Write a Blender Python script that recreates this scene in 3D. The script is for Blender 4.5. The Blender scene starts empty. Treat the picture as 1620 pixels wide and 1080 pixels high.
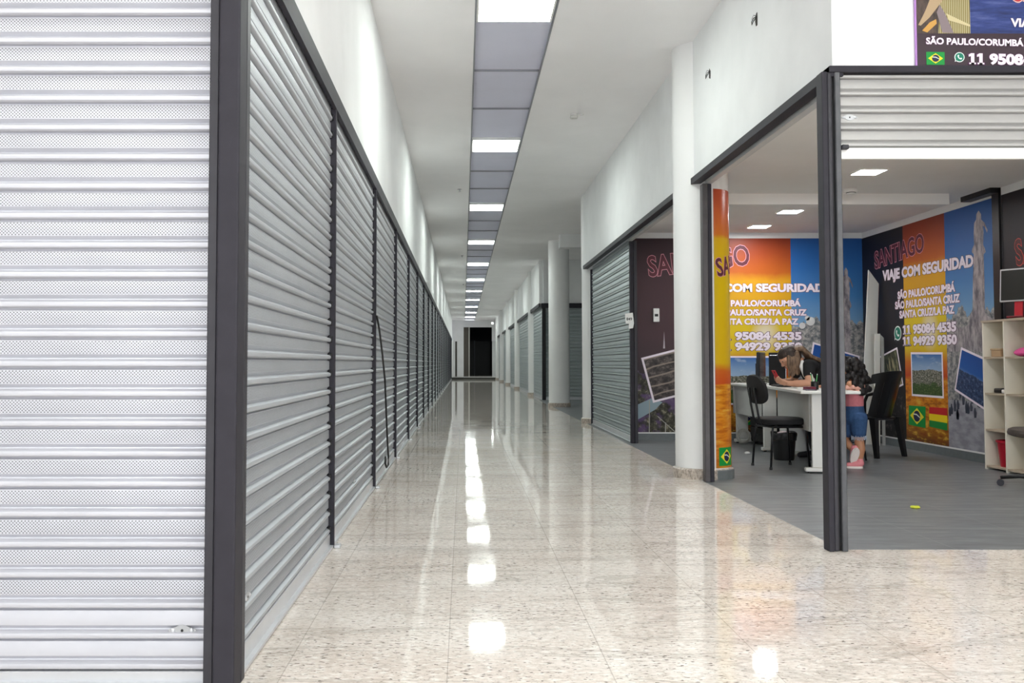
import bpy, bmesh, math, random
from math import sin, cos, pi, radians, atan, sqrt
from mathutils import Vector, Matrix

random.seed(7)
S = bpy.context.scene
COL = S.collection

# ------------------------------------------------------------------ camera
F, PX, PY, CZ = 1440.0, 733.0, 514.0, 0.97        # focal length and principal point in pixels of a 1620x1080 frame
TILT = atan(60.0 / F)
cam_data = bpy.data.cameras.new('camera')
cam = bpy.data.objects.new('camera', cam_data)
COL.objects.link(cam)
cam.location = (0, 0, CZ)
cam.rotation_euler = (pi / 2 + TILT, 0, 0)
cam_data.sensor_width = 36.0
cam_data.lens = 36.0 * F / 1620.0
cam_data.shift_x = (810 - PX) / 1620.0
cam_data.shift_y = (PY - 540) / 1620.0
cam_data.clip_end = 200
S.camera = cam

# ------------------------------------------------------------------ world, daylight from the entrance, exposure
S.view_settings.view_transform = 'Standard'
S.view_settings.look = 'None'
S.view_settings.gamma = 1.0
S.view_settings.use_curve_mapping = False
S.cycles.diffuse_bounces = 8
S.cycles.max_bounces = 14
S.view_settings.exposure = 1.3
W = bpy.data.worlds.new('daylight')
S.world = W
W.use_nodes = True
W.node_tree.nodes['Background'].inputs[0].default_value = (0.93, 0.97, 1.0, 1)
W.node_tree.nodes['Background'].inputs[1].default_value = 0.8
LAMP_STRENGTH = 16.0        # corridor light panels
SPOT_STRENGTH = 40.0        # small recessed panels in the shop
ent = bpy.data.lights.new('entrance_daylight', 'AREA')
ent.shape = 'RECTANGLE'
ent.size, ent.size_y, ent.energy = 7.0, 1.6, 100.0
ent.color = (0.96, 0.98, 1.0)
ento = bpy.data.objects.new('entrance_daylight', ent)
COL.objects.link(ento)
ento.location = (1.6, -6.2, 0.9)
ento.rotation_euler = (pi / 2 + radians(38), 0, 0)

# ------------------------------------------------------------------ pixel -> world helpers
def ray(px, py):
    u, v = (px - PX) / F, (PY - py) / F
    return Vector((u, cos(TILT) - v * sin(TILT), sin(TILT) + v * cos(TILT)))
def atY(px, py, Y):
    d = ray(px, py); s = Y / d.y
    return Vector((d.x * s, Y, CZ + d.z * s))
def atX(px, py, X):
    d = ray(px, py); s = X / d.x
    return Vector((X, d.y * s, CZ + d.z * s))
def atZ(px, py, Z):
    d = ray(px, py); s = (Z - CZ) / d.z
    return Vector((d.x * s, d.y * s, Z))

# ------------------------------------------------------------------ materials
def lin(c):
    if isinstance(c, str):
        c = c.lstrip('#'); c = tuple(int(c[i:i + 2], 16) / 255 for i in (0, 2, 4))
    f = lambda x: x / 12.92 if x <= 0.04045 else ((x + 0.055) / 1.055) ** 2.4
    return tuple(f(x) for x in c) + (1.0,)
class N:
    """small node-tree writer"""
    def __init__(s, name):
        s.m = bpy.data.materials.new(name); s.m.use_nodes = True
        s.t = s.m.node_tree; s.b = s.t.nodes['Principled BSDF']
    def n(s, typ, **kw):
        nd = s.t.nodes.new(typ)
        for k, v in kw.items(): setattr(nd, k, v)
        return nd
    def set(s, sock, v):
        if isinstance(v, bpy.types.NodeSocket): s.t.links.new(v, sock)
        elif v is not None: sock.default_value = v
    def math(s, op, a, b=None, c=None, clamp=False):
        nd = s.n('ShaderNodeMath', operation=op, use_clamp=clamp)
        for i, v in enumerate((a, b, c)):
            if v is not None: s.set(nd.inputs[i], v)
        return nd.outputs[0]
    def mix(s, fac, a, b, blend='MIX'):
        nd = s.n('ShaderNodeMix', data_type='RGBA', blend_type=blend)
        s.set(nd.inputs[0], fac); s.set(nd.inputs[6], a); s.set(nd.inputs[7], b)
        return nd.outputs[2]
    def ramp(s, fac, stops, interp='LINEAR'):
        nd = s.n('ShaderNodeValToRGB'); r = nd.color_ramp; r.interpolation = interp
        while len(r.elements) < len(stops): r.elements.new(0.5)
        for e, (p, c) in zip(r.elements, stops): e.position = p; e.color = c if len(c) == 4 else tuple(c) + (1,)
        s.set(nd.inputs[0], fac); return nd.outputs[0]
    def noise(s, vec, scale, detail=4, rough=0.55, out=0, dist=0.0):
        nd = s.n('ShaderNodeTexNoise'); s.set(nd.inputs['Vector'], vec)
        nd.inputs['Scale'].default_value = scale; nd.inputs['Detail'].default_value = detail
        nd.inputs['Roughness'].default_value = rough; nd.inputs['Distortion'].default_value = dist
        return nd.outputs[out]
    def coord(s, which='Object', scale=None, loc=None, rot=None):
        c = s.n('ShaderNodeTexCoord').outputs[which]
        if scale or loc or rot:
            mp = s.n('ShaderNodeMapping'); s.set(mp.inputs[0], c)
            if loc: mp.inputs[1].default_value = loc
            if rot: mp.inputs[2].default_value = rot
            if scale: mp.inputs[3].default_value = scale
            c = mp.outputs[0]
        return c
    def xyz(s, vec):
        nd = s.n('ShaderNodeSeparateXYZ'); s.set(nd.inputs[0], vec); return nd.outputs
    def bump(s, h, strength=0.2, dist=0.01):
        nd = s.n('ShaderNodeBump'); nd.inputs['Strength'].default_value = strength
        nd.inputs['Distance'].default_value = dist; s.set(nd.inputs['Height'], h)
        s.t.links.new(nd.outputs[0], s.b.inputs['Normal'])
    def out(s, color=None, rough=None, metal=None, spec=None):
        if color is not None: s.set(s.b.inputs['Base Color'], color)
        if rough is not None: s.set(s.b.inputs['Roughness'], rough)
        if metal is not None: s.set(s.b.inputs['Metallic'], metal)
        if spec is not None: s.set(s.b.inputs['Specular IOR Level'], spec)
        return s.m
_mc = {}
def mat(color, rough=0.5, metal=0.0, var=0.08, scale=30.0, spec=0.5, name=None):
    """plain surface with a little procedural mottling"""
    key = (color, rough, metal, var, scale, spec)
    if key in _mc: return _mc[key]
    m = N(name or 'surface')
    c = lin(color)
    if var > 0:
        f = m.noise(m.coord('Object'), scale, 3)
        d = tuple(x * (1 - var * 2) for x in c[:3]) + (1,)
        l = tuple(min(1, x * (1 + var)) for x in c[:3]) + (1,)
        r = m.out(m.mix(f, d, l), rough, metal, spec)
    else:
        r = m.out(c, rough, metal, spec)
    _mc[key] = r
    return r
def emit(color, strength):
    m = N('light'); m.out(lin(color), 0.5)
    m.b.inputs['Emission Color'].default_value = lin(color)
    m.b.inputs['Emission Strength'].default_value = strength
    return m.m

def m_plaster(name, col, grime=0.03):
    m = N(name); c = lin(col); o = m.coord('Object')
    f = m.noise(o, 1.3, 5); g = m.noise(o, 60, 3)
    d = tuple(x * (1 - grime * 3) for x in c[:3]) + (1,)
    m.bump(g, 0.12, 0.004)
    return m.out(m.mix(m.ramp(f, [(0.35, (0, 0, 0)), (0.65, (1, 1, 1))]), d, c), 0.75, 0, 0.25)

def m_granite():
    m = N('polished_granite'); o = m.coord('Object')
    X, Y, Z = m.xyz(o)
    base = m.noise(m.coord('Object', (0.9, 1.6, 1)), 1.2, 6, 0.6)
    col = m.ramp(base, [(0.3, lin('#ddd0c7')), (0.5, lin('#eae0d9')), (0.72, lin('#f2ebe6'))])
    mid = m.noise(m.coord('Object', (34, 58, 1)), 1.0, 5, 0.7)
    col = m.mix(m.ramp(mid, [(0.46, (0.0, 0, 0)), (0.62, (0.55, 0.55, 0.55))]), col, lin('#b9aea3'))
    li = m.noise(m.coord('Object', (30, 62, 1), (9.1, 1.7, 0)), 1.0, 3, 0.5)
    col = m.mix(m.ramp(li, [(0.52, (0, 0, 0)), (0.66, (0.8, 0.8, 0.8))]), col, lin('#f6f3ee'))
    patch = m.ramp(m.noise(m.coord('Object', (1.1, 2.2, 1), (8, 3, 0)), 1.0, 3), [(0.38, (0.0,) * 3), (0.62, (0.055,) * 3)])
    sp = m.math('ADD', m.noise(m.coord('Object', (38, 92, 1), (3.1, 7.7, 0)), 1.0, 2, 0.5), patch)
    col = m.mix(m.ramp(sp, [(0.655, (0, 0, 0)), (0.70, (0.92, 0.92, 0.92))]), col, lin('#584f49'))
    sp2 = m.noise(m.coord('Object', (70, 150, 1), (1.1, 2.7, 0)), 1.0, 2, 0.5)
    col = m.mix(m.ramp(sp2, [(0.64, (0, 0, 0)), (0.70, (0.7, 0.7, 0.7))]), col, lin('#7d736b'))
    vein = m.noise(m.coord('Object', (0.5, 3.2, 1), (0, 5, 0)), 1.0, 5, 0.6, dist=1.6)
    col = m.mix(m.ramp(vein, [(0.47, (0, 0, 0)), (0.5, (0.35, 0.35, 0.35)), (0.53, (0, 0, 0))]), col, lin('#8f857b'))
    # slab joints: strips about half a metre wide, cross joints staggered strip by strip
    u = m.math('DIVIDE', m.math('ADD', X, 40.22), 0.515)
    iu = m.math('FLOOR', u); fu = m.math('FRACT', u)
    v = m.math('ADD', m.math('DIVIDE', m.math('ADD', Y, 20.25), 2.0), m.math('MULTIPLY', m.math('FRACT', m.math('MULTIPLY', iu, 0.37)), 1.0))
    fv = m.math('FRACT', v)
    ju = m.math('LESS_THAN', m.math('MINIMUM', fu, m.math('SUBTRACT', 1.0, fu)), 0.0035)
    jv = m.math('LESS_THAN', m.math('MINIMUM', fv, m.math('SUBTRACT', 1.0, fv)), 0.0009)
    j = m.math('MAXIMUM', ju, jv)
    tone = m.n('ShaderNodeTexWhiteNoise', noise_dimensions='2D')
    cv = m.n('ShaderNodeCombineXYZ'); m.set(cv.inputs[0], iu); m.set(cv.inputs[1], m.math('FLOOR', v))
    m.set(tone.inputs['Vector'], cv.outputs[0])
    col = m.mix(m.math('MULTIPLY', tone.outputs[0], 0.14), col, lin('#a89c8e'))
    col = m.mix(m.math('MULTIPLY', j, 0.45), col, lin('#8b8379'))
    dirt = m.noise(m.coord('Object', (0.8, 0.35, 1), (4, 2, 0)), 1.0, 6, 0.65)
    col = m.mix(m.ramp(dirt, [(0.5, (0, 0, 0)), (0.8, (0.35, 0.35, 0.35))]), col, lin('#a3927c'))
    rg = m.ramp(m.noise(o, 3.0, 5), [(0.3, (0.025,) * 3), (0.7, (0.075,) * 3)])
    m.bump(m.noise(m.coord('Object', (1.0, 1.0, 1)), 1.6, 1), 0.03, 0.02)
    return m.out(col, rg, 0, 0.3)

def m_greyfloor():
    m = N('grey_floor_tile'); o = m.coord('Object'); X, Y, Z = m.xyz(o)
    a = m.noise(m.coord('Object', (1.2, 7, 1)), 2.0, 6, 0.65)
    col = m.ramp(a, [(0.3, lin('#5c5f60')), (0.55, lin('#74777a')), (0.75, lin('#878a8c'))])
    s = m.noise(m.coord('Object', (3, 26, 1), rot=(0, 0, 0.25)), 2.0, 4, 0.6)
    col = m.mix(m.ramp(s, [(0.62, (0, 0, 0)), (0.72, (0.6, 0.6, 0.6))]), col, lin('#a5a8aa'))
    fx = m.math('FRACT', m.math('DIVIDE', m.math('ADD', X, 10.03), 0.6)); fy = m.math('FRACT', m.math('DIVIDE', m.math('ADD', Y, 10.2), 0.6))
    j = m.math('MAXIMUM', m.math('LESS_THAN', fx, 0.006), m.math('LESS_THAN', fy, 0.006))
    col = m.mix(m.math('MULTIPLY', j, 0.5), col, lin('#a9abab'))
    return m.out(col, 0.38, 0, 0.4)

PITCH = 0.091
def m_shutter(name, col='#b9bdc2', metal=0.55, rough=0.38, z0=0.075, perforated=True, zmin=0.0):
    m = N(name); o = m.coord('Object'); X, Y, Z = m.xyz(o); c = lin(col)
    n1 = m.noise(m.coord('Object', (1.5, 1, 6)), 1.6, 5, 0.6)
    dk = tuple(x * 0.80 for x in c[:3]) + (1,)
    base = m.mix(n1, dk, tuple(min(1, x * 1.08) for x in c[:3]) + (1,))
    if perforated:
        fz = m.math('FRACT', m.math('DIVIDE', m.math('SUBTRACT', Z, z0), PITCH))
        flat = m.math('MULTIPLY', m.math('GREATER_THAN', fz, 0.50), m.math('LESS_THAN', fz, 0.94))
        flat = m.math('MULTIPLY', flat, m.math('GREATER_THAN', Z, zmin))
        dots = m.math('MULTIPLY', m.math('COSINE', m.math('MULTIPLY', X, 2 * pi / 0.0105)), m.math('COSINE', m.math('MULTIPLY', Z, 2 * pi / 0.0100)))
        hole = m.math('MULTIPLY', flat, m.math('GREATER_THAN', dots, 0.22))
        base = m.mix(m.math('MULTIPLY', hole, 0.75), base, lin('#3a3c40'))
    sc = m.noise(m.coord('Object', (2, 1, 60)), 2.0, 3)
    m.bump(sc, 0.03, 0.003)
    return m.out(base, rough, metal, 0.5)

M = {}
M['wall'] = m_plaster('white_painted_plaster', '#ecedee')
M['ceiling'] = m_plaster('ceiling_paint', '#f4f3f4', 0.015)
M['ctile'] = m_plaster('ceiling_tile_felt', '#d8d9ea', 0.02)
M['shopceil'] = m_plaster('shop_ceiling_paint', '#f0efee', 0.02)
M['granite'] = m_granite()
M['greyfloor'] = m_greyfloor()
M['galv'] = m_shutter('galvanised_slats', '#b6bac0', 0.30, 0.5)
M['galv_front'] = m_shutter('galvanised_front_slats', '#cccdd4', 0.30, 0.42, z0=0.043, zmin=0.27)
M['galv_dark'] = m_shutter('grey_green_slats', '#a9b2b5', 0.35, 0.45, perforated=False)
M['galv_plain'] = m_shutter('plain_galvanised', '#b4b3b2', 0.30, 0.45, perforated=False)
M['bar'] = mat('#d4d6da', 0.35, 0.5, 0.06, 8)
M['steel'] = mat('#302e36', 0.6, 0.0, 0.16, 14, 0.3, name='dark_painted_steel')
M['steel2'] = mat('#38373d', 0.5, 0.1, 0.16, 14, 0.4)
M['black'] = mat('#101012', 0.45, 0, 0.1, 20)
M['blackmetal'] = mat('#17171a', 0.35, 0.3, 0.1, 20)
M['blackplastic'] = mat('#121214', 0.28, 0, 0.05, 20)
M['blackfabric'] = mat('#1a1a1d', 0.8, 0, 0.15, 120)
M['white'] = mat('#e8e8e6', 0.4, 0, 0.02, 10)
M['desk'] = mat('#dedfdc', 0.35, 0, 0.03, 10)
M['deskgrey'] = mat('#b9bab8', 0.5, 0, 0.04, 10)
M['chrome'] = mat('#c8cacc', 0.22, 0.9, 0.04, 10)
M['trimgrey'] = mat('#6b7274', 0.5, 0, 0.1, 20)

# ------------------------------------------------------------------ mesh builder
class MB:
    def __init__(s): s.v = []; s.f = []; s.uv = {}; s.mi = []; s.cm = 0
    def add(s, verts, faces, uvs=None):
        b = len(s.v); s.v += [Vector(p) for p in verts]
        for f in faces: s.f.append(tuple(b + i for i in f)); s.mi.append(s.cm)
        if uvs:
            for i, q in enumerate(uvs): s.uv[b + i] = q
        return s
    def box(s, x0, x1, y0, y1, z0, z1, mtx=None):
        v = [(x, y, z) for z in (z0, z1) for y in (y0, y1) for x in (x0, x1)]
        if mtx: v = [mtx @ Vector(p) for p in v]
        return s.add(v, [(0, 2, 3, 1), (4, 5, 7, 6), (0, 1, 5, 4), (2, 6, 7, 3), (0, 4, 6, 2), (1, 3, 7, 5)])
    def rbox(s, x0, x1, y0, y1, z0, z1, r=0.01, seg=2, mtx=None):
        bm = bmesh.new(); bmesh.ops.create_cube(bm, size=1.0)
        for v in bm.verts: v.co = Vector(((x0 + x1) / 2 + v.co.x * (x1 - x0), (y0 + y1) / 2 + v.co.y * (y1 - y0), (z0 + z1) / 2 + v.co.z * (z1 - z0)))
        bmesh.ops.bevel(bm, geom=bm.edges[:], offset=r, segments=seg, affect='EDGES', profile=0.5)
        bm.verts.index_update()
        vs = [mtx @ v.co if mtx else v.co.copy() for v in bm.verts]
        s.add(vs, [[l.vert.index for l in f.loops] for f in bm.faces]); bm.free(); return s
    def prism(s, poly, fn, t0, t1, uvfn=None):
        """polygon (2-D) extruded from depth t0 to t1 through fn(u, v, t) -> 3-D"""
        n = len(poly)
        vs = [fn(u, v, t0) for u, v in poly] + [fn(u, v, t1) for u, v in poly]
        uv = [uvfn(u, v) for u, v in poly] * 2 if uvfn else None
        fs = [tuple(range(n)), tuple(range(2 * n - 1, n - 1, -1))] + [(i, i + n, (i + 1) % n + n, (i + 1) % n) for i in range(n)]
        return s.add(vs, fs, uv)
    def ring_surface(s, rings, caps=True, close=True):
        n = len(rings[0]); vs = [p for r in rings for p in r]; fs = []
        for k in range(len(rings) - 1):
            for i in range(n if close else n - 1):
                j = (i + 1) % n
                fs.append((k * n + i, k * n + j, (k + 1) * n + j, (k + 1) * n + i))
        if caps:
            fs.append(tuple(range(n - 1, -1, -1))); fs.append(tuple(range((len(rings) - 1) * n, len(rings) * n)))
        return s.add(vs, fs)
    def lathe(s, prof, cx, cy, seg=24, caps=True, a0=0, a1=2 * pi):
        full = abs(a1 - a0 - 2 * pi) < 1e-6
        k = seg if full else seg + 1
        rings = [[(cx + r * cos(a0 + (a1 - a0) * i / seg), cy + r * sin(a0 + (a1 - a0) * i / seg), z) for i in range(k)] for r, z in prof]
        return s.ring_surface(rings, caps and full, full)
    def tube(s, pts, r, seg=8, caps=True, closed=False):
        pts = [Vector(p) for p in pts]; rings = []; n = len(pts)
        rr = r if isinstance(r, (list, tuple)) else [r] * n
        prev = None
        for i, p in enumerate(pts):
            if closed: t = pts[(i + 1) % n] - pts[i - 1]
            else: t = pts[min(i + 1, n - 1)] - pts[max(i - 1, 0)]
            t.normalize()
            up = prev if prev is not None else (Vector((0, 0, 1)) if abs(t.z) < 0.9 else Vector((1, 0, 0)))
            a = t.cross(up)
            if a.length < 1e-5: a = t.cross(Vector((0, 1, 0)))
            a.normalize(); b = a.cross(t).normalized(); prev = b
            rings.append([p + a * (rr[i] * cos(2 * pi * k / seg)) + b * (rr[i] * sin(2 * pi * k / seg)) for k in range(seg)])
        if closed: rings.append(rings[0])
        return s.ring_surface(rings, caps and not closed)
    def sphere(s, c, r, seg=12, rng=8, sc=(1, 1, 1)):
        c = Vector(c); rings = []
        for k in range(rng + 1):
            th = -pi / 2 + pi * min(max(k / rng, 0.02), 0.98)
            rings.append([c + Vector((r * sc[0] * cos(th) * cos(2 * pi * i / seg), r * sc[1] * cos(th) * sin(2 * pi * i / seg), r * sc[2] * sin(th))) for i in range(seg)])
        return s.ring_surface(rings)
    def strips(s, poly, fn, t0, t1, step):
        u0, u1 = min(p[0] for p in poly), max(p[0] for p in poly); n = max(1, int((u1 - u0) / step + 0.999))
        def half(P, u, sg):
            out = []
            for i in range(len(P)):
                a, b = P[i - 1], P[i]; ia, ib = (a[0] - u) * sg >= 0, (b[0] - u) * sg >= 0
                if ia != ib: k = (u - a[0]) / (b[0] - a[0]); out.append((u, a[1] + (b[1] - a[1]) * k))
                if ib: out.append(tuple(b))
            return out
        for i in range(n):
            q = half(poly, u0 + (u1 - u0) * i / n, 1); q = half(q, u0 + (u1 - u0) * (i + 1) / n, -1) if len(q) > 2 else q
            if len(q) > 2: s.prism(q, fn, t0, t1)
        return s
    def build(s, name, material, parent=None, smooth=False, origin=None):
        """links ONE mesh object; vertices are in world space unless the parent is an Empty at another origin"""
        me = bpy.data.meshes.new(name)
        o = bpy.data.objects.new(name, me)
        off = Vector((0, 0, 0))
        if parent is not None:
            o.parent = parent
        if origin is not None: off = Vector(origin)
        elif parent is not None: off = wloc(parent)
        elif s.v:
            lo = Vector((min(p[k] for p in s.v) for k in range(3))); hi = Vector((max(p[k] for p in s.v) for k in range(3)))
            off = Vector(((lo.x + hi.x) / 2, (lo.y + hi.y) / 2, lo.z))
        me.from_pydata([p - off for p in s.v], [], s.f)
        if parent is None: o.location = off
        mats = material if isinstance(material, (list, tuple)) else [material]
        for m_ in mats: me.materials.append(m_)
        if len(mats) > 1:
            for p, k in zip(me.polygons, s.mi): p.material_index = k
        if s.uv:
            ul = me.uv_layers.new(name='UVMap')
            for lp in me.loops: ul.data[lp.index].uv = s.uv.get(lp.vertex_index, (0, 0))
        if smooth:
            for p in me.polygons: p.use_smooth = True
            if smooth is not True:
                me.set_sharp_from_angle(angle=smooth)
        me.update()
        bm = bmesh.new(); bm.from_mesh(me); bmesh.ops.recalc_face_normals(bm, faces=bm.faces); bm.to_mesh(me); bm.free()
        COL.objects.link(o)
        return o
def wloc(o):
    p = Vector(o.location)
    while o.parent: o = o.parent; p = p + Vector(o.location)
    return p
AUTO = radians(35)

def tag(o, label, cat, group=None, kind=None):
    if label: o['label'] = label
    if cat: o['category'] = cat
    if group: o['group'] = group
    if kind or cat: o['kind'] = kind or 'thing'
    return o
def thing(name, loc, label, cat, group=None, rotz=0.0):
    o = bpy.data.objects.new(name, None); o.empty_display_size = 0.1
    COL.objects.link(o); o.location = loc; o.rotation_euler = (0, 0, rotz)
    return tag(o, label, cat, group)
def struct(name, mb, material, smooth=False):
    o = mb.build(name, material, None, smooth); o['kind'] = 'structure'; return o
def copy_tree(o, parent=None):
    c = o.copy(); COL.objects.link(c)
    if parent is not None: c.parent = parent
    for ch in list(o.children): copy_tree(ch, c)
    return c
ORD = ['first', 'second', 'third', 'fourth', 'fifth', 'sixth', 'seventh', 'eighth', 'ninth', 'tenth', 'eleventh', 'twelfth', 'thirteenth', 'fourteenth', 'fifteenth',
       'sixteenth', 'seventeenth', 'eighteenth', 'nineteenth', 'twentieth', 'twenty-first', 'twenty-second', 'twenty-third', 'twenty-fourth', 'twenty-fifth', 'twenty-sixth']

def baked(o):
    """replace an object's mesh by its modified mesh"""
    dg = bpy.context.evaluated_depsgraph_get(); dg.update()
    me = bpy.data.meshes.new_from_object(o.evaluated_get(dg))
    o.modifiers.clear(); o.data = me
    return o

# ------------------------------------------------------------------ lettering
def text_mesh(body, bold=0.0, spacing=1.0):
    cu = bpy.data.curves.new('t', 'FONT'); cu.body = body; cu.size = 1.0; cu.offset = bold; cu.extrude = 0.01
    cu.resolution_u = 3; cu.space_character = spacing
    o = bpy.data.objects.new('t', cu); COL.objects.link(o)
    dg = bpy.context.evaluated_depsgraph_get(); dg.update()
    me = bpy.data.meshes.new_from_object(o.evaluated_get(dg))
    bpy.data.objects.remove(o)
    vs = [v.co.copy() for v in me.vertices]; fs = [tuple(p.vertices) for p in me.polygons]
    bpy.data.meshes.remove(me)
    return vs, fs
def footed_ones(vs, fs, g):
    """the font draws 1 as a bare bar: add the flag and the foot to the two leading ones"""
    par = list(range(len(vs)))
    def find(i):
        while par[i] != i: par[i] = par[par[i]]; i = par[i]
        return i
    for f in fs:
        for a in f[1:]: par[find(a)] = find(f[0])
    isl = {}
    for i, p in enumerate(vs): isl.setdefault(find(i), []).append(p)
    grp = []
    for q in sorted(isl.values(), key=lambda q: min(p.x for p in q)):
        if grp and min(p.x for p in q) < max(p.x for p in grp[-1]) - 1e-4: grp[-1] = grp[-1] + q
        else: grp.append(list(q))
    ones = grp[:2]
    vs, fs = list(vs), list(fs)
    for q in ones:
        x0, x1 = min(p.x for p in q), max(p.x for p in q); y0, y1 = min(p.y for p in q), max(p.y for p in q)
        for poly in ([(x0 - 0.09 - g, y0), (x1 + 0.09 + g, y0), (x1 + 0.09 + g, y0 + 0.09 + 2 * g), (x0 - 0.09 - g, y0 + 0.09 + 2 * g)],
                     [(x0 - 0.12 - g, y1 - 0.24 - g), (x0 + 0.01, y1 - 0.19 - g), (x0 + 0.01, y1), (x0 - 0.12 - g, y1 - 0.11 + g)]):
            b = len(vs)
            vs += [Vector((x, y, z)) for z in (-0.01, 0.01) for x, y in poly]
            fs += [(b + 3, b + 2, b + 1, b), (b + 4, b + 5, b + 6, b + 7)] + [(b + i, b + (i + 1) % 4, b + (i + 1) % 4 + 4, b + i + 4) for i in range(4)]
    return vs, fs
def lettering(mb, body, fn, p0, p1, capfrac, t0, t1, bold=0.0, grow=0.0, spacing=1.0, shear=0.0):
    """writes body between wall points p0 and p1 (baseline ends); capfrac = cap height in metres"""
    vs, fs = text_mesh(body, bold + grow, spacing)
    if body[:2] == '11': vs, fs = footed_ones(vs, fs, 0.012 + grow * 0.8)
    rv, _ = text_mesh(body, bold, spacing)
    x0, x1 = min(p.x for p in rv), max(p.x for p in rv)
    d = Vector((p1[0] - p0[0], p1[1] - p0[1])); L = d.length; d.normalize(); n = Vector((-d.y, d.x))
    sx = L / (x1 - x0); sy = capfrac / 0.73
    out = []
    for p in vs:
        u = (p.x - x0) * sx + shear * p.y * sy; v = p.y * sy
        t = t0 if p.z < 0 else t1
        q = (p0[0] + d.x * u + n.x * v, p0[1] + d.y * u + n.y * v)
        out.append(fn(q[0], q[1], t))
    mb.add(out, fs)
    return mb
# ================================================================== the setting
XL, XR = -0.70, 1.95          # corridor side planes
ZC = 3.70                     # corridor ceiling
YS, YB, XS = 4.75, 11.5, 5.06  # shop front, shop back wall, shop side wall
ZS = 2.62                     # shop ceiling
O0 = (0, 0, 0)
def st(name, mb, m, smooth=False):
    o = mb.build(name, m, None, smooth, origin=O0); o['kind'] = 'structure'; return o
def quadbox(name, m, *boxes):
    mb = MB()
    for b in boxes: mb.box(*b)
    return st(name, mb, m)

XG = 1.97
quadbox('floor', M['granite'], (-7, XG, -6.5, 54, -0.12, 0), (XG, 9, -6.5, YS + 0.03, -0.12, 0), (XG, 5.3, 24.02, 54, -0.12, 0))
quadbox('floor', M['greyfloor'], (XG, 9, YS + 0.03, 24.02, -0.12, 0))
quadbox('floor', M['granite'], (-3, 4, 54.02, 66, -0.12, 0.15))
quadbox('trim_16', mat('#3f403c', 0.6, 0, 0.1, 8), (-0.9, 2.2, 53.985, 54.018, 0.0, 0.119))
quadbox('trim_1', M['white'], (-0.9, 2.2, 53.97, 54.02, 0.12, 0.155))
# suspended ceiling either side of the tile strip
quadbox('ceiling', M['ceiling'], (-7, 0.09, -6.5, 58, ZC, ZC + 0.1), (0.725, 9, -6.5, 58, ZC, ZC + 0.1))
strip = MB()
strip.box(0.09, 0.725, -6.5, 58, ZC + 0.03, ZC + 0.1)
st('ceiling', strip, M['ctile'])
mb = MB()
for x in (0.09, 0.711): mb.box(x, x + 0.014, -6.5, 58, ZC - 0.004, ZC + 0.012)
TL = 1.25
LIGHT_Y = [-1.10, 1.12, 6.87 - 3.55 + 3.55, 11.35, 15.9, 20.5, 25.1, 29.8, 34.5, 39.3, 44.2, 49.2, 54.2]
LIGHT_Y = [-2.0, 2.4] + LIGHT_Y[2:]
LH = 0.31
for a, b in zip(LIGHT_Y[:-1], LIGHT_Y[1:]):
    y0, y1 = a + LH, b - LH
    for k in (1, 2): mb.box(0.10, 0.715, y0 + (y1 - y0) * k / 3 - 0.006, y0 + (y1 - y0) * k / 3 + 0.006, ZC + 0.012, ZC + 0.032)
st('trim_2', mb, mat('#8f9198', 0.5, 0.2, 0.03, 5))

# left: wall over the shutters, and the wall over the shutter that faces the entrance
quadbox('wall_left', M['wall'], (XL - 0.15, XL, 2.72, 56.6, 2.44, ZC), (-7, XL - 0.15, 2.72, 2.87, 2.44, ZC))
quadbox('trim_3', M['steel'], (XL, XL + 0.022, 2.72, 55, 2.33, 2.425), (-3.2, XL, 2.70, 2.72, 2.33, 2.425), (-3.2, XL, 2.72, 2.86, 2.41, 2.44), (XL - 0.15, XL, 2.86, 55, 2.41, 2.44))
# right: wall over the shop opening on the corridor side, and over the shop front
quadbox('wall_right', M['wall'], (XR, XR + 0.16, YS, 15.0, 2.535, ZC))
quadbox('wall_front', M['wall'], (XR + 0.16, 7.5, YS, YS + 0.16, 2.532, ZC))
quadbox('trim_4', M['steel'], (XR - 0.025, XR + 0.05, YS - 0.02, 14.6, 2.478, 2.53))
quadbox('trim_5', M['steel'], (XR - 0.025, 7.5, YS - 0.03, YS + 0.05, 2.497, 2.53))
quadbox('trim_6', mat('#8e9092', 0.45, 0.4, 0.08, 6), (XR + 0.05, XR + 0.16, YS + 0.16, 11.1, 2.50, 2.53))
quadbox('trim_7', mat('#c9cacb', 0.45, 0.2, 0.05, 6), (XR + 0.06, XR + 0.11, YS + 0.12, 7.5, 2.455, 2.50), (XR + 0.06, XR + 0.11, 8.2, 11.05, 2.455, 2.50))
# shop shell
quadbox('ceiling', M['shopceil'], (XR + 0.16, XS + 2, YS + 0.16, YB, ZS, ZS + 0.1))
quadbox('trim_8', M['shopceil'], (2.22, 4.74, 8.82, 8.98, 2.515, ZS))
quadbox('wall_back', M['wall'], (2.125, XS + 0.15, YB, YB + 0.15, 0, ZC))
quadbox('wall_right', M['wall'], (XS, XS + 0.15, YS + 0.16, YB, 0, ZS + 0.1))
quadbox('baseboard_back', M['trimgrey'], (2.13, XS - 0.016, YB - 0.016, YB, 0, 0.085))
quadbox('baseboard_right', M['trimgrey'], (XS - 0.016, XS, YS + 0.2, YB, 0, 0.085))
quadbox('trim_9', M['blackmetal'], (XS - 0.025, XS, 8.51, 8.62, 0.1, ZS), (XS - 0.10, XS, 8.51, 9.02, ZS - 0.05, ZS))
quadbox('trim_10', M['white'], (2.13, XS - 0.010, YB - 0.012, YB, 0.085, 0.10), (XS - 0.012, XS, 7.0, YB - 0.02, 0.085, 0.10))
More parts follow.
